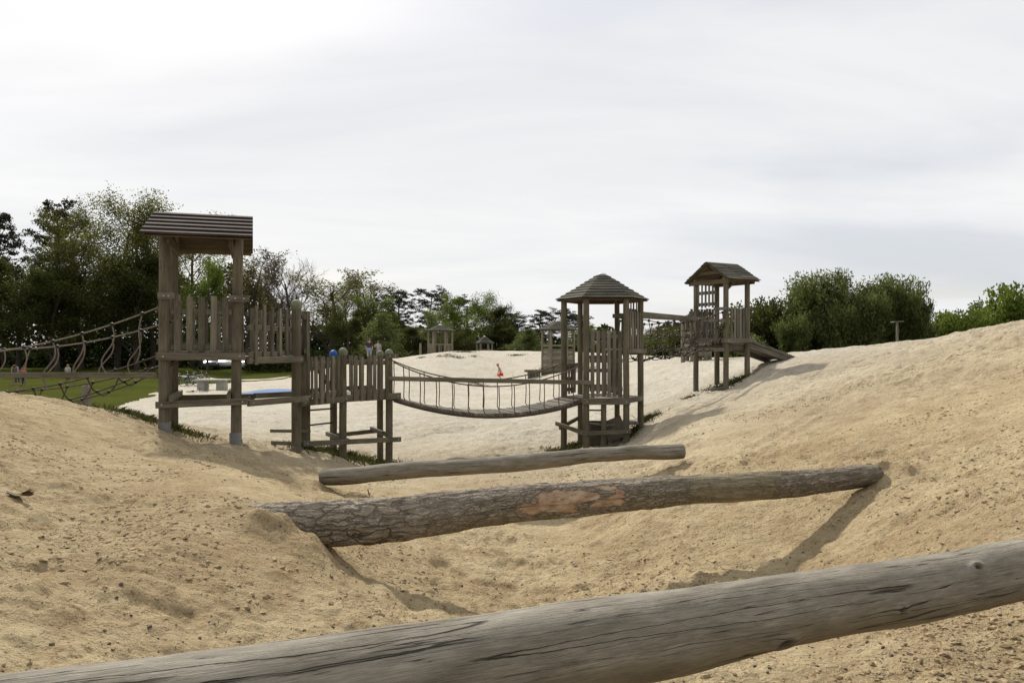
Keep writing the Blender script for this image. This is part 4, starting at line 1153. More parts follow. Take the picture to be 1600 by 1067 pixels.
def bicycle(label, px, d, ang, mat, lying=False, s=1.0):
    x, y = XD(px, d), d; z = H(x, y)
    t = thing('bicycle', label, 'bicycle', (0, 0, 0), 'bicycles left on the grass'); WL[t.name] = np.zeros(3)
    for cx_ in (-.53, .53):
        m = MB(); P = [(cx_ + .32 * math.cos(a), 0, .34 + .32 * math.sin(a)) for a in np.linspace(0, 2 * PI, 25)]
        m.tube(P, .022, 6, False); w_ = m.build('wheel', M['black'], t)
        m = MB()
        for a in np.linspace(0, PI, 7)[:-1]: m.tube([(cx_ + .31 * math.cos(a), 0, .34 + .31 * math.sin(a)), (cx_ - .31 * math.cos(a), 0, .34 - .31 * math.sin(a))], .004, 4)
        m.build('spokes', M['zinc'], w_)
    m = MB()
    for a, b in (((-.53, 0, .34), (-.05, 0, .32)), ((-.05, 0, .32), (-.2, 0, .82)), ((-.2, 0, .72), (-.53, 0, .34)), ((-.05, 0, .32), (.36, 0, .72)), ((-.18, 0, .74), (.34, 0, .82)), ((.33, 0, .9), (.53, 0, .34))): m.tube([a, b], .02, 7)
    m.build('frame', mat, t)
    m = MB(); m.ball((-.22, 0, .88), .1, 10, 6, (1.3, .7, .35)); m.build('saddle', M['black'], t)
    m = MB(); m.tube([(.33, 0, .9), (.31, 0, 1.0)], .018, 6); m.tube([(.22, -.28, 1.03), (.33, -.2, 1.02), (.33, .2, 1.02), (.22, .28, 1.03)], .016, 6); m.build('handlebar', M['black'], t)
    m = MB(); m.tube([(-.05, -.1, .2), (-.05, -.1, .32), (-.05, .1, .32), (-.05, .1, .44)], .013, 5); m.build('pedals', M['black'], t)
    t.location = (x, y, z + (.06 if lying else -.01)); t.rotation_euler = (math.radians(84) if lying else math.radians(7), 0, ang); t.scale = (s, s, s)
    return t


bicycle('dark blue bicycle leftmost of those parked beside the concrete table', 285, 57, .5, cloth('blue_frame', (.04, .06, .14)))
bicycle('black bicycle parked second from left by the concrete table', 297, 56.3, .9, cloth('black_frame', (.02, .02, .02)))
bicycle('silver bicycle parked between the black bicycle and the table', 308, 57.2, .3, cloth('silver_frame', (.4, .4, .42)))
bicycle('dark red bicycle rightmost behind the concrete table', 318, 58, 2.4, cloth('red_frame', (.12, .03, .03)))
bicycle('white bicycle lying flat on the sand in front of the concrete table', 309, 48.5, .2, cloth('white_frame', (.6, .6, .6)), True, .75)


# ---- parked cars
def car(label, px, d, ang, col, name='parked_car'):
    x, y = XD(px, d), d; z = H(x, y)
    t = thing(name, label, 'car', (0, 0, 0), 'cars parked under the trees'); WL[t.name] = np.zeros(3)
    paint = mat_plain('car_paint', col, .3, .05, 2, 0, .5); glass = M['carglass']
    # side profile stations: x, half width bottom, bottom z, belt z, roof z, half width roof
    st = [(-2.1, .70, .42, .62, .64, .66), (-2.0, .82, .28, .82, .86, .74), (-1.7, .86, .25, .92, 1.0, .70), (-1.25, .87, .25, .94, 1.42, .60), (-.4, .87, .25, .93, 1.49, .60),
          (.35, .87, .25, .92, 1.42, .60), (1.0, .86, .25, .90, .97, .70), (1.75, .84, .25, .80, .83, .72), (2.05, .74, .32, .66, .68, .62)]
    vs = []; n = 10
    for X, hw, zb, zm, zr, hr in st:
        prof = [(-hw * .9, zb), (-hw, zb + .12), (-hw, zm - .1), (-hw * .97, zm), (-hr, zr - .04), (-hr * .8, zr), (hr * .8, zr), (hr, zr - .04), (hw * .97, zm), (hw, zm - .1), (hw, zb + .12), (hw * .9, zb)]
        vs += [(X, a, b) for a, b in prof]
    k = 12; fs = []; us = []
    for i in range(len(st) - 1):
        for j in range(k):
            q = (j + 1) % k; fs.append([i * k + j, (i + 1) * k + j, (i + 1) * k + q, i * k + q]); us.append([(0, 0)] * 4)
    fs.append(list(range(k))); us.append([(0, 0)] * k); fs.append([len(vs) - k + j for j in range(k)][::-1]); us.append([(0, 0)] * k)
    m = MB(); m._add(vs, fs, us, True); m.build('body', paint, t)
    def pane(q, nm='window'):
        m = MB(); m.poly(q, .02); m.build(nm, glass, t)
    for s in (-1, 1):
        for xa, xb, ta, tb_ in ((-1.28, -.42, -1.12, -.42), (-.36, .78, -.36, .36)):
            lo = .96; hi = 1.40; q = [(xa, s * .852, lo), (xb, s * .852, lo), (tb_, s * .635, hi), (ta, s * .635, hi)]
            q = [(a, b + s * .015, c) for a, b, c in q]; pane(q if s < 0 else q[::-1])
    pane([(.98, -.64, 1.005), (.98, .64, 1.005), (.42, .52, 1.425), (.42, -.52, 1.425)], 'windscreen')
    pane([(-1.68, .6, 1.045), (-1.68, -.6, 1.045), (-1.32, -.5, 1.41), (-1.32, .5, 1.41)], 'rear_window')
    for s in (-1, 1):
        for X in (-1.28, 1.3):
            m = MB(); m.cyl((X, s * .70, .32), (X, s * .885, .32), .32, .32, 18); w_ = m.build('wheel', M['black'], t)
            m = MB(); m.cyl((X, s * .87, .32), (X, s * .895, .32), .2, .19, 14); m.build('rim', M['zinc'], w_)
        m = MB(); m.ball((1.98, s * .55, .66), .13, 10, 6, (.5, 1.2, .6)); m.build('headlight', M['white'], t)
        m = MB(); m.ball((-2.02, s * .62, .74), .11, 10, 6, (.5, .9, .9)); m.build('tail_light', M['redlight'], t)
    t.location = (x, y, z); t.rotation_euler = (0, 0, ang)
    return t


M['carglass'] = mat_plain('car_glass', (.02, .025, .03), .08, .05, 2, 0, .6); M['redlight'] = mat_plain('tail_light_red', (.35, .02, .02), .3, .05, 2)
car('silver car parked facing the lawn, rightmost of the cars under the trees', 388, 88, -PI / 2 + .25, (.45, .46, .47))
car('white car parked between two others under the trees', 350, 90, -PI / 2 + .4, (.65, .65, .63))
car('dark grey car parked left of the white car behind the tower', 326, 88, -PI / 2 + .5, (.06, .065, .075))
car('white car seen side on between trunks behind the rope walkway', 201, 98, PI * .08, (.62, .62, .60))
car('pale grey car farthest left in the shade behind the rope walkway', 168, 104, PI * .05, (.5, .5, .5))


# ------------------------------------------------------------------ people
def skin_obj(name, joints, edges, mat, parent, sub=2, root=0):
    me = bpy.data.meshes.new(name); b = WL[parent.name] if parent else np.zeros(3)
    me.from_pydata([tuple(np.array(j[:3]) - b) for j in joints], edges, []); me.materials.append(mat)
    o = bpy.data.objects.new(name, me); COL.objects.link(o)
    if parent: o.parent = parent
    WL[o.name] = b
    md = o.modifiers.new('Skin', 'SKIN'); md.use_smooth_shade = True
    sv = me.skin_vertices[0].data
    for i, j in enumerate(joints):
        rx = j[3]; ry = j[4] if len(j) > 4 else rx; sv[i].radius = (rx, ry); sv[i].use_root = (i == root)
    s = o.modifiers.new('Subdivision', 'SUBSURF'); s.levels = sub; s.render_levels = sub
    return o


def person(label, px, d, hgt, J, shirt, trousers, hair, zb=None, bare_torso=False, long_legs=True, yaw=0.0, sleeves=True, group='people on the playground'):
    """J: joints in a 1.75 m figure, x to its right side of picture, y away, z up"""
    x, y = XD(px, d), d; z = H(x, y) if zb is None else zb
    s = hgt / 1.75; fat = 1.3 if hgt < 1.4 else 1.0; cy, sy = math.cos(yaw), math.sin(yaw)
    def P(p, dz=0):
        q = np.array(p, float); q = np.array((q[0] * cy - q[1] * sy, q[0] * sy + q[1] * cy, q[2])) * s; return q + (x, y, z + dz)
    t = thing('person', label, 'person', (x, y, z), group)
    def jj(names, rad): return [(*P(J[n]), *[r * s * fat for r in (R if hasattr(R, '__len__') else (R,))]) for n, R in zip(names, rad)]
    N = ['pel', 'belly', 'chest', 'neck', 'head', 'crown', 'shl', 'ell', 'wrl', 'hal', 'shr', 'elr', 'wrr', 'har', 'hpl', 'knl', 'anl', 'tol', 'hpr', 'knr', 'anr', 'tor']
    Rd = [(.135, .10), (.12, .09), (.15, .105), .052, .088, .075, .055, .042, .03, .036, .055, .042, .03, .036, .08, .055, .04, .035, .08, .055, .04, .035]
    E = [(0, 1), (1, 2), (2, 3), (3, 4), (4, 5), (2, 6), (6, 7), (7, 8), (8, 9), (2, 10), (10, 11), (11, 12), (12, 13), (0, 14), (14, 15), (15, 16), (16, 17), (0, 18), (18, 19), (19, 20), (20, 21)]
    skin_obj('body', jj(N, Rd), E, M['skin'], t)
    if not bare_torso:
        n = ['pel', 'belly', 'chest', 'neck0', 'shl', 'ell', 'shr', 'elr']; J['neck0'] = tuple(np.array(J['chest']) * .55 + np.array(J['neck']) * .45)
        if sleeves is True: J_e = ('ell', 'elr')
        r = [(.15, .12), (.145, .115), (.175, .13), .075, .075, .062, .075, .062]
        skin_obj('shirt', jj(n, r), [(0, 1), (1, 2), (2, 3), (2, 4), (4, 5), (2, 6), (6, 7)], shirt, t)
    n = ['pel', 'hpl', 'knl', 'hpr', 'knr']; r = [(.155, .125), .10, .075, .10, .075]; e_ = [(0, 1), (1, 2), (0, 3), (3, 4)]
    if long_legs: n += ['anl', 'anr']; r += [.058, .058]; e_ += [(2, 5), (4, 6)]
    skin_obj('trousers' if long_legs else 'shorts', jj(n, r), e_, trousers, t)
    hd = np.array(J['head']); cr = np.array(J['crown']); c = P(hd + (cr - hd) * .55 + np.array((0, .02, .0)))
    m = MB(); m.ball(c, .108 * s * (1 + (fat - 1) * .7), 14, 10, (1, 1.05, .98)); m.build('hair', hair, t)
    fd = J.get('face', (0, -1, -.1)); fd = np.array(fd, float); fd /= np.linalg.norm(fd)
    m = MB(); m.ball(P(hd + fd * .098), .016 * s, 8, 6); m.build('nose', M['skin'], t)
    return t


STAND = dict(pel=(0, 0, .95), belly=(0, 0, 1.1), chest=(0, 0.01, 1.32), neck=(0, -.01, 1.48), head=(0, -.03, 1.60), crown=(0, -.02, 1.69), shl=(-.19, 0, 1.40), ell=(-.25, .02, 1.13),
             wrl=(-.24, -.08, .90), hal=(-.23, -.12, .82), shr=(.19, 0, 1.40), elr=(.25, .02, 1.13), wrr=(.24, -.08, .90), har=(.23, -.12, .82), hpl=(-.10, 0, .88), knl=(-.11, -.02, .49),
             anl=(-.11, .02, .09), tol=(-.13, -.13, .04), hpr=(.10, 0, .88), knr=(.11, -.02, .49), anr=(.11, .02, .09), tor=(.13, -.13, .04))
p1 = dict(STAND, head=(.05, -.07, 1.58), crown=(.07, -.06, 1.67), face=(.6, -.8, -.4), neck=(.02, -.03, 1.47), wrl=(-.21, -.1, .9))
person('standing person in dark jacket and light blue shorts at the edge of the far dune', 577, 63, 1.82, p1, cloth('dark_jacket', (.045, .04, .055)), cloth('blue_shorts', (.25, .30, .48)), M['hair'], zb=H(XD(577, 63), 63) - .02, long_legs=False)
p2 = dict(STAND, ell=(-.34, -.05, 1.25), wrl=(-.22, -.2, 1.18), hal=(-.16, -.24, 1.18))
person('smaller standing person in grey hooded top beside the person with blue shorts', 591, 62, 1.5, p2, cloth('grey_top', (.34, .33, .34)), cloth('grey_trousers', (.2, .2, .22)), M['hair'])
pc = dict(pel=(.15, 0, .40), belly=(.06, 0, .56), chest=(-.04, 0, .76), neck=(-.10, 0, .92), head=(-.16, 0, 1.04), crown=(-.16, .0, 1.13), face=(-1, -.1, -.2), shl=(-.06, -.17, .84), ell=(-.10, -.2, .58), wrl=(-.18, -.18, .34), hal=(-.22, -.18, .22),
          shr=(-.06, .17, .84), elr=(-.10, .2, .58), wrr=(-.18, .18, .34), har=(-.22, .18, .22), hpl=(.12, -.1, .36), knl=(-.18, -.14, .30), anl=(.10, -.15, .07), tol=(-.04, -.16, .03), hpr=(.12, .1, .36), knr=(-.18, .14, .30), anr=(.10, .15, .07), tor=(-.04, .16, .03))
person('child in bright red shorts crouching bare chested on the sand', 781, 50.5, 1.45, pc, None, cloth('red_shorts', (.75, .04, .05)), M['blond'], bare_torso=True, long_legs=False)
pb = dict(STAND, belly=(0, -.08, 1.08), chest=(.02, -.28, 1.2), neck=(.05, -.40, 1.28), head=(.08, -.50, 1.31), crown=(.1, -.56, 1.34), shl=(-.17, -.3, 1.24), ell=(-.2, -.33, .98), wrl=(-.16, -.36, .75), hal=(-.15, -.38, .66), shr=(.21, -.3, 1.24), elr=(.25, -.33, .98), wrr=(.22, -.36, .75), har=(.2, -.38, .66))
person('adult in light grey shirt bending forward on the lawn', 27, 58, 1.75, pb, cloth('light_grey_shirt', (.32, .33, .36)), cloth('dark_jeans', (.07, .08, .12)), M['hair'])
person('small child in bright red top on the lawn beside the bending adult', 37, 57, 1.25, dict(STAND), cloth('red_top', (.7, .06, .08)), cloth('dark_leggings', (.05, .05, .07)), M['blond'])
person('child in pale hooded top standing alone on the lawn', 106, 62, 1.3, dict(STAND, ell=(-.22, -.12, 1.15), wrl=(-.1, -.22, 1.05), hal=(-.03, -.24, 1.03)), cloth('pale_top', (.45, .45, .43)), cloth('brown_trousers', (.12, .09, .07)), M['blond'])


# ------------------------------------------------------------------ grass by the posts
def blades(name, label, spots, mat, cat='grass'):
    V = []; Q = []
    for (px, py, d, rx, ry, n, hmin, hmax) in spots:
        cx_ = XD(px, d); xs = cx_ + RNG.normal(0, rx, n); ys = d + RNG.normal(0, ry, n); zs = Hm(xs, ys) + ground_detail(xs, ys) - .01
        for x, y, z in zip(xs, ys, zs):
            a = RNG.random() * 6.28; h = hmin + (hmax - hmin) * RNG.random() ** 1.5; w = .0035 + .004 * RNG.random() + d * .00008
            lx, ly = RNG.normal(0, .5, 2) * h; ca, sa = math.cos(a) * w, math.sin(a) * w; k = len(V)
            V += [(x - ca, y - sa, z), (x + ca, y + sa, z), (x + lx * .45 + ca * .7, y + ly * .45 + sa * .7, z + h * .6), (x + lx + ca * .1, y + ly + sa * .1, z + h * (.95 - .3 * abs(lx + ly) / max(h, .01) * .3))]
            Q.append((k, k + 1, k + 2, k + 3))
    o = link(name, np_mesh(name, V, Q, mat, False)); tag(o, label, cat, kind='stuff')


blades('grass_tufts', 'thin dark green grass growing round the feet of the wooden towers', [
    (225, 650, 13.2, .32, .3, 1350, .02, 0.136), (275, 660, 13.5, .3, .3, 810, .02, 0.124), (500, 708, 16.0, .28, .35, 1350, .02, 0.136), (545, 716, 16.8, .40, .4, 1800, .02, 0.149), (590, 724, 17.5, .3, .3, 810, .02, 0.112), (470, 702, 15.2, .15, .25, 450, .02, 0.124),
    (875, 700, 18.7, .16, .22, 810, .02, 0.136), (900, 690, 19.3, .15, .2, 720, .02, 0.149), (1010, 655, 19.5, .16, .25, 990, .02, 0.149), (985, 668, 19.0, .12, .3, 450, .02, 0.124), (1145, 598, 21.7, .22, .25, 1080, .02, 0.149), (1120, 604, 21.6, .25, .2, 450, .02, 0.093), (1078, 620, 21.3, .12, .1, 270, .02, 0.074),
    (870, 572, 49.6, .8, .25, 700, .1, .35)], M['blade'])
dune = []
for px, d, rx, n in ((724, 61, .8, 500), (700, 59, .5, 120), (705, 57.5, .9, 300), (717, 57, .3, 120), (742, 58, .35, 150), (808, 59, .6, 350), (658, 58, .35, 120), (725, 49, .3, 90), (740, 48, .55, 220), (752, 47, .4, 140), (686, 58, .25, 80), (735, 46.5, .3, 90)):
    dune.append((px, 0, d, rx * .55, .22, int(n * .8), .04, .16))
blades('dune_grass', 'scattered low tufts of dark grass on the far dune', dune, M['blade'])


# ------------------------------------------------------------------ trees
class Tree:
    def __init__(s, seed):
        s.r = np.random.default_rng(seed); s.m = MB(); s.lp = []; s.tw = MB()

    def branch(s, p, d, L, r, lev, spec):
        n = 6 if lev == 0 else (5 if lev == 1 else 4); P = [np.array(p, float)]; d = np.array(d, float)
        for i in range(n):
            d = d + s.r.normal(0, spec['wob'][lev], 3) + np.array((0, 0, spec['up'][lev])); d /= np.linalg.norm(d)
            P.append(P[-1] + d * L / n)
        P = np.array(P); R = np.linspace(r, r * (.35 if lev == 0 else .25), n + 1)
        (s.m if lev < spec['tl'] else s.tw).tube(P, R, 8 if lev == 0 else (5 if lev == 1 else 3), False)
        if lev >= spec['leaflev']:
            s.lp.append((P, L, lev))
        if lev == spec['max']: return
        k = spec['n'][lev]; st = spec['start'][lev]
        for i in range(k):
            f = st + (1 - st) * (i + s.r.random()) / k; q = at_(P, min(f, .999)); t = at_(P, min(f + .1, 1)) - at_(P, max(f - .1, 0)); t /= np.linalg.norm(t) + 1e-9
            a = s.r.random() * 6.283 + i * 2.4; x = np.cross(t, (0.3, .2, 1)); x /= np.linalg.norm(x) + 1e-9; y = np.cross(t, x)
            ang = spec['ang'][lev] * (.75 + .5 * s.r.random())
            nd = t * math.cos(ang) + (x * math.cos(a) + y * math.sin(a)) * math.sin(ang)
            ln = spec['len'][lev] * L * (.65 + .5 * s.r.random()) * (spec['taper'](f) if lev == 0 else 1.1 - .4 * f)
            s.branch(q, nd, ln, max(r * (1 - .65 * f) * spec['rr'][lev], .006 if spec['tl'] == 3 and not spec.get('fat') else .019), lev + 1, spec)


def leaves_np(rng, C, size, asp, droop=0.0, jit_=.25):
    """rhombic leaves at points C (n,3)"""
    n = len(C); D = rng.normal(0, 1, (n, 3)); D[:, 2] -= droop; D /= np.linalg.norm(D, axis=1)[:, None]
    Nn = rng.normal(0, 1, (n, 3)); S = np.cross(D, Nn); S /= np.linalg.norm(S, axis=1)[:, None] + 1e-9
    L = (size * (1 - jit_ + 2 * jit_ * rng.random(n)))[:, None]; Wd = L * asp
    V = np.stack([C - D * L * .5, C + S * Wd * .5, C + D * L * .5, C - S * Wd * .5], 1).reshape(-1, 3)
    return V, np.arange(n * 4).reshape(-1, 4)


def scatter(rng, lp, per, spread):
    out = []
    for P, L, lev in lp:
        n = rng.poisson(per)
        if n: 
            f = rng.random(n) ** .7 * (len(P) - 1); i = np.minimum(f.astype(int), len(P) - 2); q = P[i] + (P[i + 1] - P[i]) * (f - i)[:, None]
            out.append(q + rng.normal(0, spread, (n, 3)))
    return np.concatenate(out)


PROTO = {}


def decid(key, seed, leaf, per, size, spread, n=(11, 7, 6), ang=(.85, .75, .7), ln=(.52, .5, .45), start=.28, up=.09, twig=None, ext=False, H_=14, taper=None, asp=.6, trunk='trunk'):
    t = Tree(seed)
    spec = dict(wob=(.05, .12, .16, .2), up=(.02, up, up * .6, .03), n=n, start=(start, .25, .15, .1), ang=ang + (.7,), len=ln + (.5,), rr=(.5, .55, .5, .5), fat=(leaf is None), leaflev=2, max=3, tl=3,
                taper=taper or (lambda f: 1.15 - .75 * (f - .25)))
    t.branch((0, 0, -.4), (0, 0, 1), H_ * .86, H_ * .014 + .06, 0, spec)
    rng = np.random.default_rng(seed + 100)
    PROTO[key] = (t, leaf, per, size, spread, asp, trunk, twig)
    tm = t.m; off = len(tm.V)
    tm.V += t.tw.V; tm.Fc += [[i + off for i in f] for f in t.tw.Fc]; tm.U += t.tw.U; tm.S += t.tw.S
    root = thing('tree', 'x', 'tree', (0, 0, 0)); WL[root.name] = np.zeros(3)
    tro = tm.build('trunk', M[trunk], root)
    if per:
        V, Q = leaves_np(rng, scatter(rng, t.lp, per, spread), size, asp)
        cr = link('crown', np_mesh('crown', V, Q, M[leaf], False), root)
        zt = np.percentile(V[:, 2], 99.2); wd = np.percentile(np.abs(V[:, 0]), 94) * 2
    else:
        A_ = np.array(tm.V); zt = np.percentile(A_[:, 2], 99); wd = np.percentile(np.abs(A_[:, 0]), 98) * 2
    return finish(key, root, zt, wd)


def finish(key, root, zt, wd):
    PROTO[key] = (root, float(zt), float(wd)); return root


decid('spring_a', 11, 'leaf_spring', 18, .165, .34)
decid('spring_b', 12, 'leaf_spring', 15, .16, .32, n=(13, 7, 6), ang=(.6, .6, .7), start=.2)
decid('dark_a', 13, 'leaf_dark', 34, .22, .42, start=.12)
decid('dark_b', 14, 'leaf_dark', 32, .22, .40, n=(13, 7, 6), ang=(.7, .7, .7), start=.1)
decid('bright', 15, 'leaf_bright', 32, .19, .38, start=.14)
decid('brown', 16, 'leaf_brown', 5, .24, .26, n=(12, 8, 7), ang=(.6, .6, .65), start=.2)
decid('thin', 17, 'leaf_spring', 4, .24, .26, n=(12, 8, 7), ang=(.55, .6, .65), start=.18)
decid('bare', 18, None, 0, 0, 0, n=(19, 11, 9), ang=(.5, .5, .55), ln=(.62, .55, .5), start=.16, trunk='baretwig', taper=lambda f: 1.1 - .55 * f)
decid('round', 19, 'leaf_pale', 24, .26, .34, n=(12, 7, 5), start=.1)


def bushy(key, seed, leaf, nst, per, size, asp, H_=4, spread=.22, width=.55, arch=.12, droop=.5):
    t = Tree(seed); r = t.r
    for i in range(nst):
        a = r.random() * 6.283; rad = width * r.random() ** .5 * H_ * .35; lean = .22 * r.random() + .25 * rad / H_
        p = np.array((rad * math.cos(a), rad * math.sin(a), -.2)); d = np.array((lean * math.cos(a), lean * math.sin(a), 1.))
        L = H_ * (.62 + .38 * r.random()) * (1.05 - .25 * rad / (H_ * .35 * width)); P = [p]; d /= np.linalg.norm(d)
        for k in range(7):
            d = d + r.normal(0, .06, 3) + np.array((math.cos(a), math.sin(a), 0)) * arch * k / 7; d /= np.linalg.norm(d); P.append(P[-1] + d * L / 7)
        t.m.tube(P, np.linspace(.022, .005, 8), 4, False)
        P = np.array(P)
        for k in range(9):
            f = .18 + .82 * r.random(); q = at_(P, f); b = r.random() * 6.283; dd = np.array((math.cos(b), math.sin(b), .35 + .3 * r.random())); ll = H_ * .13 * (.6 + .8 * r.random())
            B_ = np.array([q, q + dd * ll * .5, q + dd * ll + (0, 0, -.12 * ll)]); t.lp.append((B_, ll, 2))
        t.lp.append((P[3:], L, 2))
    root = thing('shrub', 'x', 'shrub', (0, 0, 0)); WL[root.name] = np.zeros(3)
    t.m.build('stems', M['trunk'], root); rng = np.random.default_rng(seed + 5)
    C = scatter(rng, t.lp, per, spread); C = C[C[:, 2] < np.percentile(C[:, 2], 99.85)]
    V, Q = leaves_np(rng, C, size, asp, droop); V[:, 2] = np.maximum(V[:, 2], -.15)
    link('foliage', np_mesh('foliage', V, Q, M[leaf], False), root)
    return finish(key, root, np.percentile(V[:, 2], 98), np.percentile(np.abs(V[:, 0]), 96) * 2)


bushy('bamboo_a', 31, 'bamboo', 90, 26, .27, .26, 4.6, spread=.19, arch=.26, droop=.4)
bushy('bamboo_b', 32, 'bamboo', 80, 26, .27, .26, 4.2, width=.75, spread=.18, arch=.26, droop=.4)
bushy('leafy', 33, 'leaf_dark', 55, 20, .20, .55, 3.4, width=.9, droop=.1)
bushy('leafy_bright', 34, 'leaf_bright', 55, 20, .22, .55, 3.4, width=1.0, droop=.1)
bushy('leafy_pale', 35, 'leaf_pale', 50, 20, .20, .5, 3.2, width=.8, droop=.1)


def pine(key, seed, H_=15, bare=.42, flat=1.0, wid=.30, lay=13):
    t = Tree(seed); r = t.r; P = [np.array((0, 0, -.4))]; d = np.array((0, 0, 1.))
    for i in range(9): d = d + np.append(r.normal(0, .035, 2), 0); d /= np.linalg.norm(d); P.append(P[-1] + d * (H_ * .96) / 9)
    P = np.array(P); t.m.tube(P, np.linspace(H_ * .017, .05, 10), 8, False); C = []
    for i in range(lay * 3):
        f = bare + (1 - bare) * (i + r.random()) / (lay * 3); q = at_(P, min(f, .995)); a = i * 2.4 + r.random(); g = (f - bare) / (1 - bare)
        L = H_ * wid * (1.05 - .72 * g ** 1.6) * (.55 + .6 * r.random()); up = .12 + .5 * g + .2 * r.random(); dd = np.array((math.cos(a), math.sin(a), up)); dd /= np.linalg.norm(dd)
        B_ = [q, q + dd * L * .4 + (0, 0, -.05 * L), q + dd * L * .75, q + dd * L + (0, 0, .12 * L)]; t.m.tube(B_, [.07, .05, .03, .012], 4, False)
        for k in range(5):
            c = at_(np.array(B_), .45 + .55 * (k + r.random()) / 5) + np.append(r.normal(0, L * .16, 2), .1 + r.normal(0, .12)); n = int(46 * (.6 + .8 * r.random()))
            rr = .55 * (.6 + .7 * r.random()) * (H_ / 15)
            u = r.normal(0, 1, (n, 3)); u /= np.linalg.norm(u, axis=1)[:, None]; u *= (rr * r.random(n) ** .4)[:, None]; u[:, 2] *= .42 * flat; C.append(c + u)
    C = np.concatenate(C); root = thing('pine_tree', 'x', 'tree', (0, 0, 0)); WL[root.name] = np.zeros(3)
    t.m.build('trunk', M['pinetrunk'], root); rng = np.random.default_rng(seed)
    V, Q = leaves_np(rng, C, .30, .35); link('crown', np_mesh('crown', V, Q, M['needle'], False), root)
    return finish(key, root, np.percentile(V[:, 2], 98), np.percentile(np.abs(V[:, 0]), 96) * 2)


pine('pine_a', 41); pine('pine_b', 42, bare=.25, wid=.26); pine('pine_c', 43, bare=.5, wid=.36, lay=10)


def conic(key, seed, leaf, H_=6, wid=.28):
    t = Tree(seed); r = t.r; P = np.array([(0, 0, -.3), (.03, 0, H_ * .35), (0, .03, H_ * .7), (0, 0, H_)]); t.m.tube(P, [.10, .07, .04, .01], 7, False); C = []
    for i in range(95):
        f = .08 + .90 * (i / 95); q = np.array((0, 0, H_ * f)); a = i * 2.4 + r.random(); L = H_ * wid * (1.02 - f) ** .8 * (.7 + .5 * r.random()) + .1
        dd = np.array((math.cos(a), math.sin(a), .35)); e_ = q + dd * L; t.m.tube([q, q + dd * L * .5, e_], [.025, .016, .005], 3, False)
        n = int(20 + 60 * L); g = r.random(n) ** .7; C.append(q + dd * L * g[:, None] + r.normal(0, .10 + .05 * L, (n, 3)))
    C = np.concatenate(C); root = thing('young_tree', 'x', 'tree', (0, 0, 0)); WL[root.name] = np.zeros(3)
    t.m.build('trunk', M['trunk'], root); rng = np.random.default_rng(seed)
    V, Q = leaves_np(rng, C, .16, .45); link('crown', np_mesh('crown', V, Q, M[leaf], False), root)
    return finish(key, root, np.percentile(V[:, 2], 98), np.percentile(np.abs(V[:, 0]), 96) * 2)


conic('cone', 51, 'leaf_pale', 6, .30)
USED = set()


def plant(key, px, top, d, wpx, label, group, cat='tree', zb=None, name=None, rot=None):
    root, zt, wd = PROTO[key]; x, y = XD(px, d), d; z = H(x, y) if zb is None else zb
    hgt = EYE + (HY - top) / F * d - z; sz = hgt / zt; sw = wpx / F * d / wd
    o = root if key not in USED else copy_tree(root); USED.add(key)
    o.location = (x, y, z); o.scale = (sw, sw, sz); o.rotation_euler = (0, 0, random.random() * 6.28 if rot is None else rot)
    if name: o.name = name
    tag(o, label, cat, group); return o


GL = 'tall trees behind the lawn'; GB = 'trees beyond the far dune'; GR = 'shrubs behind the right dune'
T = plant
T('pine_b', -60, 350, 88, 120, 'dark pine at far left edge with only its right side in view', GL)
T('pine_a', 6, 336, 92, 95, 'dark pine whose top rises at the left edge of the woods', GL)
T('pine_b', 82, 316, 90, 100, 'tallest dark pine left of the leafy trees, peaked top against the sky', GL)
T('dark_a', 28, 395, 84, 130, 'dense dark green leafy tree under the left edge pine', GL)
T('spring_b', 128, 316, 86, 135, 'tall thinly leaved tree standing right of the tallest pine', GL)
T('spring_a', 182, 306, 88, 140, 'tall olive green tree in the middle of the left woods', GL)
T('spring_b', 240, 308, 90, 140, 'tall airy tree rising behind the left part of the tower roof', GL)
T('spring_a', 95, 338, 93, 120, 'thinly leaved tree half hidden right behind the tallest pine', GL)
T('spring_a', 214, 312, 95, 120, 'thinly leaved tree in the gap directly left of the tower roof', GL)
T('dark_b', 90, 420, 82, 130, 'dark bushy tree low behind the rope walkway', GL)
T('dark_b', 215, 400, 86, 130, 'dark broad tree standing left of the tall tower', GL)
T('dark_a', 160, 430, 95, 130, 'dark rounded tree deep in the shade of the left woods', GL)
T('spring_a', 300, 335, 92, 110, 'olive leaved tree seen under and above the tower roof', GL)
T('bright', 325, 402, 84, 90, 'fresh green tree framed between the posts of the tall tower', GL)
T('brown', 383, 392, 90, 95, 'bronze budding tree directly right of the tower roof', GL)
T('thin', 412, 402, 94, 66, 'slim thinly budded tree left of the bare pinkish tree', GL)
T('bare', 450, 398, 86, 105, 'leafless pinkish brown tree with fine upright twigs above the stepped platform', GL)
T('thin', 515, 424, 84, 120, 'dark branched round topped tree right of the bare tree', GL)
T('spring_a', 545, 432, 96, 70, 'taller budding tree just behind the round topped branched tree', GL)
T('brown', 585, 428, 92, 80, 'sparse bronze tipped tree left of the dark umbrella pines', GL)
T('bright', 578, 462, 80, 85, 'fresh green rounded tree behind the two standing people', GL)
T('dark_a', 545, 480, 78, 70, 'dark low tree left of the two standing people', GL)
T('pine_c', 622, 456, 84, 80, 'leftmost dark umbrella pine beyond the far dune', GB)
T('pine_c', 664, 452, 86, 85, 'broad dark umbrella pine in the middle of its group', GB)
T('pine_a', 702, 466, 92, 75, 'dark pine directly left of the big bright green tree', GB)
T('cone', 596, 494, 72, 62, 'pale green pointed young tree behind the person in a grey top', GB, name='young_tree')
T('round', 686, 476, 74, 58, 'pale green rounded tree behind the left shelter', GB)
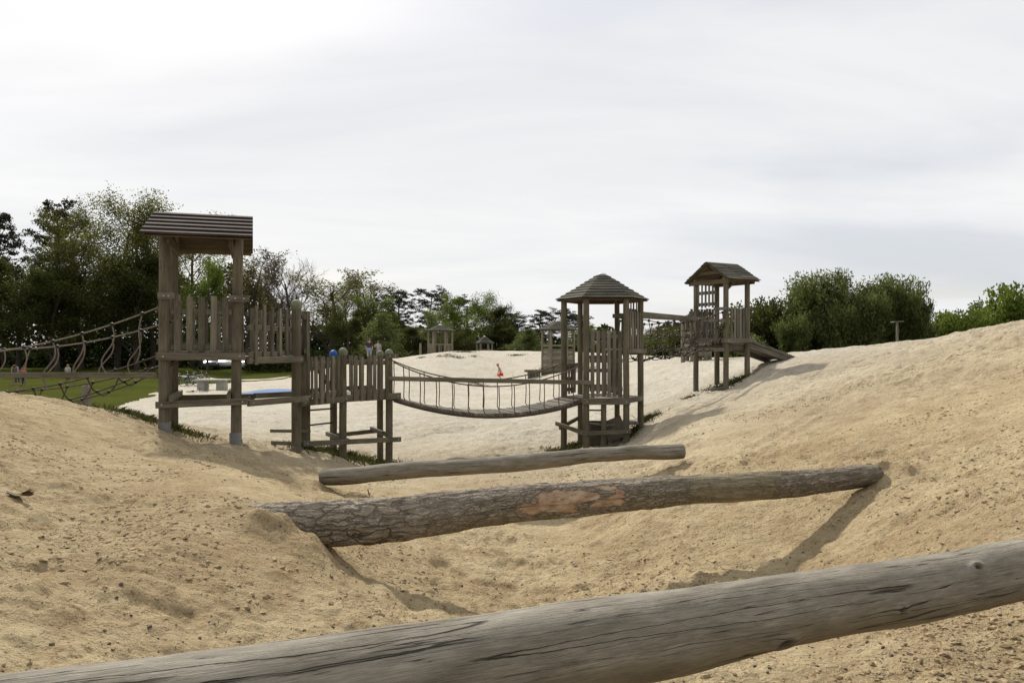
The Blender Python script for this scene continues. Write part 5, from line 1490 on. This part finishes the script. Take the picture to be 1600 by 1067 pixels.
T('bright', 738, 458, 82, 105, 'big bright green tree behind the small white capped shelter', GB)
T('dark_b', 770, 480, 86, 80, 'dark green tree right behind the big bright tree', GB)
T('bare', 790, 468, 96, 50, 'small bare tree right of the big bright green tree', GB)
T('pine_a', 815, 490, 95, 65, 'small distant pine left of the boarded hut', GB)
T('pine_b', 842, 487, 98, 60, 'distant pine rising over the left of the hut roof', GB)
T('pine_c', 876, 484, 95, 75, 'distant umbrella pine rising behind the hut roof', GB)
T('pine_a', 915, 492, 98, 70, 'distant pine seen between the left posts of the six sided tower', GB)
T('dark_a', 800, 512, 84, 75, 'dark rounded tree between the small shelter and the hut', GB)
T('cone', 826, 516, 70, 52, 'pale young bushy tree standing left of the boarded hut', GB, name='young_tree')
T('round', 918, 508, 72, 48, 'pale green tree just right of the boarded hut', GB)
T('dark_b', 640, 512, 76, 70, 'dark rounded tree left of the open shelter', GB)
T('dark_b', 715, 512, 78, 60, 'dark rounded tree between the two open shelters', GB)
T('dark_a', 955, 516, 80, 70, 'dark tree seen through the slats of the six sided tower', GB)
T('brown', 1022, 508, 84, 70, 'bronze twiggy tree behind the net tunnel', GB)
T('leafy_pale', 1040, 524, 60, 70, 'pale green shrub seen through the net tunnel', GR, 'shrub')
T('leafy', 1075, 515, 55, 60, 'dark shrub behind the hidden hut', GR, 'shrub')
T('leafy', 1112, 506, 44, 70, 'dark shrub seen between the legs of the gable tower', GR, 'shrub')
T('leafy', 1180, 482, 40, 80, 'dark glossy shrub directly right of the gable tower', GR, 'shrub')
T('leafy_pale', 1160, 525, 34, 44, 'low pale leaved shrub between the gable tower and the ramp', GR, 'shrub')
T('leafy', 1215, 476, 41, 70, 'dark shrub left of the tall bamboo clump', GR, 'shrub')
T('bamboo_a', 1280, 438, 38, 78, 'tallest bamboo clump with narrow leaves, left one of the bamboo', GR, 'bamboo', name='bamboo_clump')
T('bamboo_b', 1336, 464, 40, 46, 'lower bamboo clump in the middle between the two tall ones', GR, 'bamboo', name='bamboo_clump')
T('bamboo_a', 1390, 444, 38, 72, 'tall bamboo clump behind the slim post, right one of the bamboo', GR, 'bamboo', name='bamboo_clump')
T('bamboo_b', 1242, 500, 37, 50, 'low bamboo clump behind the foot of the ramp', GR, 'bamboo', name='bamboo_clump')
T('bamboo_b', 1316, 474, 36.5, 62, 'bamboo clump filling the right shoulder of the tallest clump', GR, 'bamboo', name='bamboo_clump')
T('bamboo_a', 1360, 468, 36.5, 50, 'bamboo clump left of the slim post, leaning out in front', GR, 'bamboo', name='bamboo_clump')
T('bamboo_b', 1418, 470, 37, 46, 'short bamboo clump directly right of the slim post', GR, 'bamboo', name='bamboo_clump')
T('leafy_pale', 1455, 500, 46, 60, 'pale green shrub right of the bamboo behind the dune crest', GR, 'shrub')
T('leafy', 1425, 505, 44, 45, 'small dark shrub between the slim post and the pale shrub', GR, 'shrub')
T('pine_c', 1525, 474, 75, 50, 'small dark umbrella pine behind the right hand shrubs', GR)
T('leafy_bright', 1515, 492, 44, 70, 'bright green shrub under the small umbrella pine', GR, 'shrub')
T('leafy_bright', 1560, 480, 46, 75, 'bright green shrub second from the right edge', GR, 'shrub')
T('leafy_bright', 1612, 455, 44, 85, 'tallest bright green shrub cut by the right edge', GR, 'shrub')
T('leafy', 1690, 450, 44, 110, 'dark shrub beyond the right edge', GR, 'shrub')
T('leafy', 1208, 556, 24.6, 34, 'small leafy plant growing under the ribbed ramp', GR, 'shrub')

# far wood and undergrowth that read as one mass
C = []
for px0, px1, d0, top0, n in ((-260, 440, 112, 440, 26000), (430, 640, 112, 500, 7000), (600, 1100, 108, 516, 9000), (-200, 470, 96, 535, 9000), (470, 1100, 92, 538, 7000), (1080, 1750, 70, 520, 8000)):
    px = px0 + (px1 - px0) * RNG.random(n); d = d0 + RNG.normal(0, 2.5, n); x = (px - 800) / F * d
    ztop = EYE + (HY - top0 + 60 * fbm(px * .02, d * 0 + d0, 8, 4) * (1 if top0 < 480 else .4)) / F * d0
    zb = np.full(n, -.8); f = RNG.random(n) ** .8
    C.append(np.stack([x, d, zb + (ztop - zb) * f], -1))
C = np.concatenate(C); V, Q = leaves_np(RNG, C, .62, .6)
tag(link('far_wood', np_mesh('far_wood', V, Q, M['wood_mass'], False)), 'dark mass of distant undergrowth and trees behind everything', 'woodland', kind='stuff')
# trimmed hedge in front of the car park
hx0, hx1, hd = XD(384, 80), XD(470, 80), 80
C = np.stack([hx0 + (hx1 - hx0) * RNG.random(5000), hd + RNG.normal(0, .4, 5000), -.6 + 1.35 * RNG.random(5000) ** .7], -1); V, Q = leaves_np(RNG, C, .2, .6)
b0 = np.array(((hx0 + hx1) / 2, hd, -.6)); tag(link('hedge', np_mesh('hedge', V - b0, Q, M['leaf_dark'], False), None, b0), 'dark low hedge right of the parked cars', 'hedge')

# ------------------------------------------------------------------ world, sun, camera
SAZ = np.array((-.42, .907)); SEL = math.radians(40)
sd = Vector((SAZ[0] * math.cos(SEL), SAZ[1] * math.cos(SEL), math.sin(SEL)))
w = bpy.data.worlds.new('World'); sc.world = w; w.use_nodes = True; nt = w.node_tree; nt.nodes.clear()
N = nt.nodes.new
sky = N('ShaderNodeTexSky'); sky.sky_type = 'NISHITA'; sky.sun_disc = False; sky.sun_elevation = SEL; sky.sun_rotation = math.atan2(SAZ[0], SAZ[1]); sky.dust_density = 2
tc = N('ShaderNodeTexCoord'); sep = N('ShaderNodeSeparateXYZ'); nt.links.new(tc.outputs['Generated'], sep.inputs[0])
# cloud sheet: project the view direction on a plane overhead
mz = N('ShaderNodeMath'); mz.operation = 'MAXIMUM'; mz.inputs[1].default_value = 0; nt.links.new(sep.outputs[2], mz.inputs[0])
az = N('ShaderNodeMath'); az.operation = 'ADD'; az.inputs[1].default_value = .16; nt.links.new(mz.outputs[0], az.inputs[0])
dv = N('ShaderNodeVectorMath'); dv.operation = 'DIVIDE'; nt.links.new(tc.outputs['Generated'], dv.inputs[0])
cb = N('ShaderNodeCombineXYZ')
for i in range(3): nt.links.new(az.outputs[0], cb.inputs[i])
nt.links.new(cb.outputs[0], dv.inputs[1])
mp = N('ShaderNodeMapping'); mp.inputs['Scale'].default_value = (.55, 1.0, .0); mp.inputs['Location'].default_value = (2.3, 1.1, 0); nt.links.new(dv.outputs[0], mp.inputs[0])
n1 = N('ShaderNodeTexNoise'); n1.inputs['Scale'].default_value = 1.1; n1.inputs['Detail'].default_value = 9; n1.inputs['Roughness'].default_value = .6; n1.inputs['Distortion'].default_value = .6; nt.links.new(mp.outputs[0], n1.inputs[0])
r1 = N('ShaderNodeValToRGB'); nt.links.new(n1.outputs[0], r1.inputs[0])
cr = r1.color_ramp; cr.elements[0].position = .30; cr.elements[0].color = (8.15, 8.25, 8.5, 1); cr.elements[1].position = .62; cr.elements[1].color = (9.4, 9.4, 9.4, 1)
# thin cover lower down: patches of the blue behind come through
n2 = N('ShaderNodeTexNoise'); n2.inputs['Scale'].default_value = .8; n2.inputs['Detail'].default_value = 5; n2.inputs['Distortion'].default_value = .4
mp2 = N('ShaderNodeMapping'); mp2.inputs['Scale'].default_value = (.5, 1.1, 0); mp2.inputs['Location'].default_value = (7.1, 3.4, 0); nt.links.new(dv.outputs[0], mp2.inputs[0]); nt.links.new(mp2.outputs[0], n2.inputs[0])
r2 = N('ShaderNodeValToRGB'); nt.links.new(n2.outputs[0], r2.inputs[0]); r2.color_ramp.elements[0].position = .34; r2.color_ramp.elements[0].color = (.62, .62, .62, 1); r2.color_ramp.elements[1].position = .52; r2.color_ramp.elements[1].color = (.97, .97, .97, 1)
mx = N('ShaderNodeMix'); mx.data_type = 'RGBA'; nt.links.new(r2.outputs[0], mx.inputs[0]); nt.links.new(sky.outputs[0], mx.inputs[6]); nt.links.new(r1.outputs[0], mx.inputs[7])
# blue grey band of thinner cloud low on the right
sb = N('ShaderNodeVectorMath'); sb.operation = 'SUBTRACT'; nt.links.new(dv.outputs[0], sb.inputs[0]); sb.inputs[1].default_value = (1.95, 3.3, 0)
ms = N('ShaderNodeVectorMath'); ms.operation = 'MULTIPLY'; nt.links.new(sb.outputs[0], ms.inputs[0]); ms.inputs[1].default_value = (.62, 1.7, 0)
ln = N('ShaderNodeVectorMath'); ln.operation = 'LENGTH'; nt.links.new(ms.outputs[0], ln.inputs[0])
ad = N('ShaderNodeMath'); ad.operation = 'MULTIPLY_ADD'; nt.links.new(n2.outputs[0], ad.inputs[0]); ad.inputs[1].default_value = 1.3; nt.links.new(ln.outputs['Value'], ad.inputs[2])
r3 = N('ShaderNodeValToRGB'); nt.links.new(ad.outputs[0], r3.inputs[0]); r3.color_ramp.elements[0].position = .62; r3.color_ramp.elements[0].color = (.5, .5, .5, 1); r3.color_ramp.elements[1].position = 1.0; r3.color_ramp.elements[1].color = (0, 0, 0, 1)
ad.use_clamp = False
sc_ = N('ShaderNodeMath'); sc_.operation = 'MULTIPLY'; sc_.inputs[1].default_value = .62; nt.links.new(ad.outputs[0], sc_.inputs[0]); nt.links.new(sc_.outputs[0], r3.inputs[0])
mx2 = N('ShaderNodeMix'); mx2.data_type = 'RGBA'; nt.links.new(r3.outputs[0], mx2.inputs[0]); nt.links.new(mx.outputs[2], mx2.inputs[6]); mx2.inputs[7].default_value = (6.4, 6.75, 7.45, 1); mx = mx2
# the thin cloud is brighter towards the sun than on the far side of the sky
dt = N('ShaderNodeVectorMath'); dt.operation = 'DOT_PRODUCT'; nt.links.new(tc.outputs['Generated'], dt.inputs[0]); dt.inputs[1].default_value = tuple(sd)
mr_ = N('ShaderNodeMapRange'); nt.links.new(dt.outputs['Value'], mr_.inputs[0]); mr_.inputs[1].default_value = -.7; mr_.inputs[2].default_value = .45; mr_.inputs[3].default_value = .52; mr_.inputs[4].default_value = 1.0
mx3 = N('ShaderNodeMix'); mx3.data_type = 'RGBA'; mx3.blend_type = 'MULTIPLY'; mx3.inputs[0].default_value = 1; nt.links.new(mx.outputs[2], mx3.inputs[6]); nt.links.new(mr_.outputs[0], mx3.inputs[7]); mx = mx3
bg = N('ShaderNodeBackground'); bg.inputs['Strength'].default_value = .1; nt.links.new(mx.outputs[2], bg.inputs[0])
wo = N('ShaderNodeOutputWorld'); nt.links.new(bg.outputs[0], wo.inputs[0])

sun = bpy.data.lights.new('sun', 'SUN'); sun.energy = 4.5; sun.angle = math.radians(2.4); sun.color = (1, .94, .84)
so = bpy.data.objects.new('sun', sun); COL.objects.link(so); so.rotation_euler = (-sd).to_track_quat('-Z', 'Y').to_euler(); so.location = (-10, 20, 30)

cam = bpy.data.cameras.new('camera'); cam.lens = 28; cam.sensor_width = 36; cam.clip_start = .05; cam.clip_end = 6000
cam.shift_y = (HY - 533.5) / 1600
co = bpy.data.objects.new('camera', cam); COL.objects.link(co); co.location = (0, 0, EYE); co.rotation_euler = (math.radians(90), 0, 0); sc.camera = co
vs_ = sc.view_settings; vs_.view_transform = 'Standard'; vs_.look = 'None'; vs_.exposure = 0; vs_.gamma = 1; vs_.use_curve_mapping = False
sc.cycles.max_bounces = 6
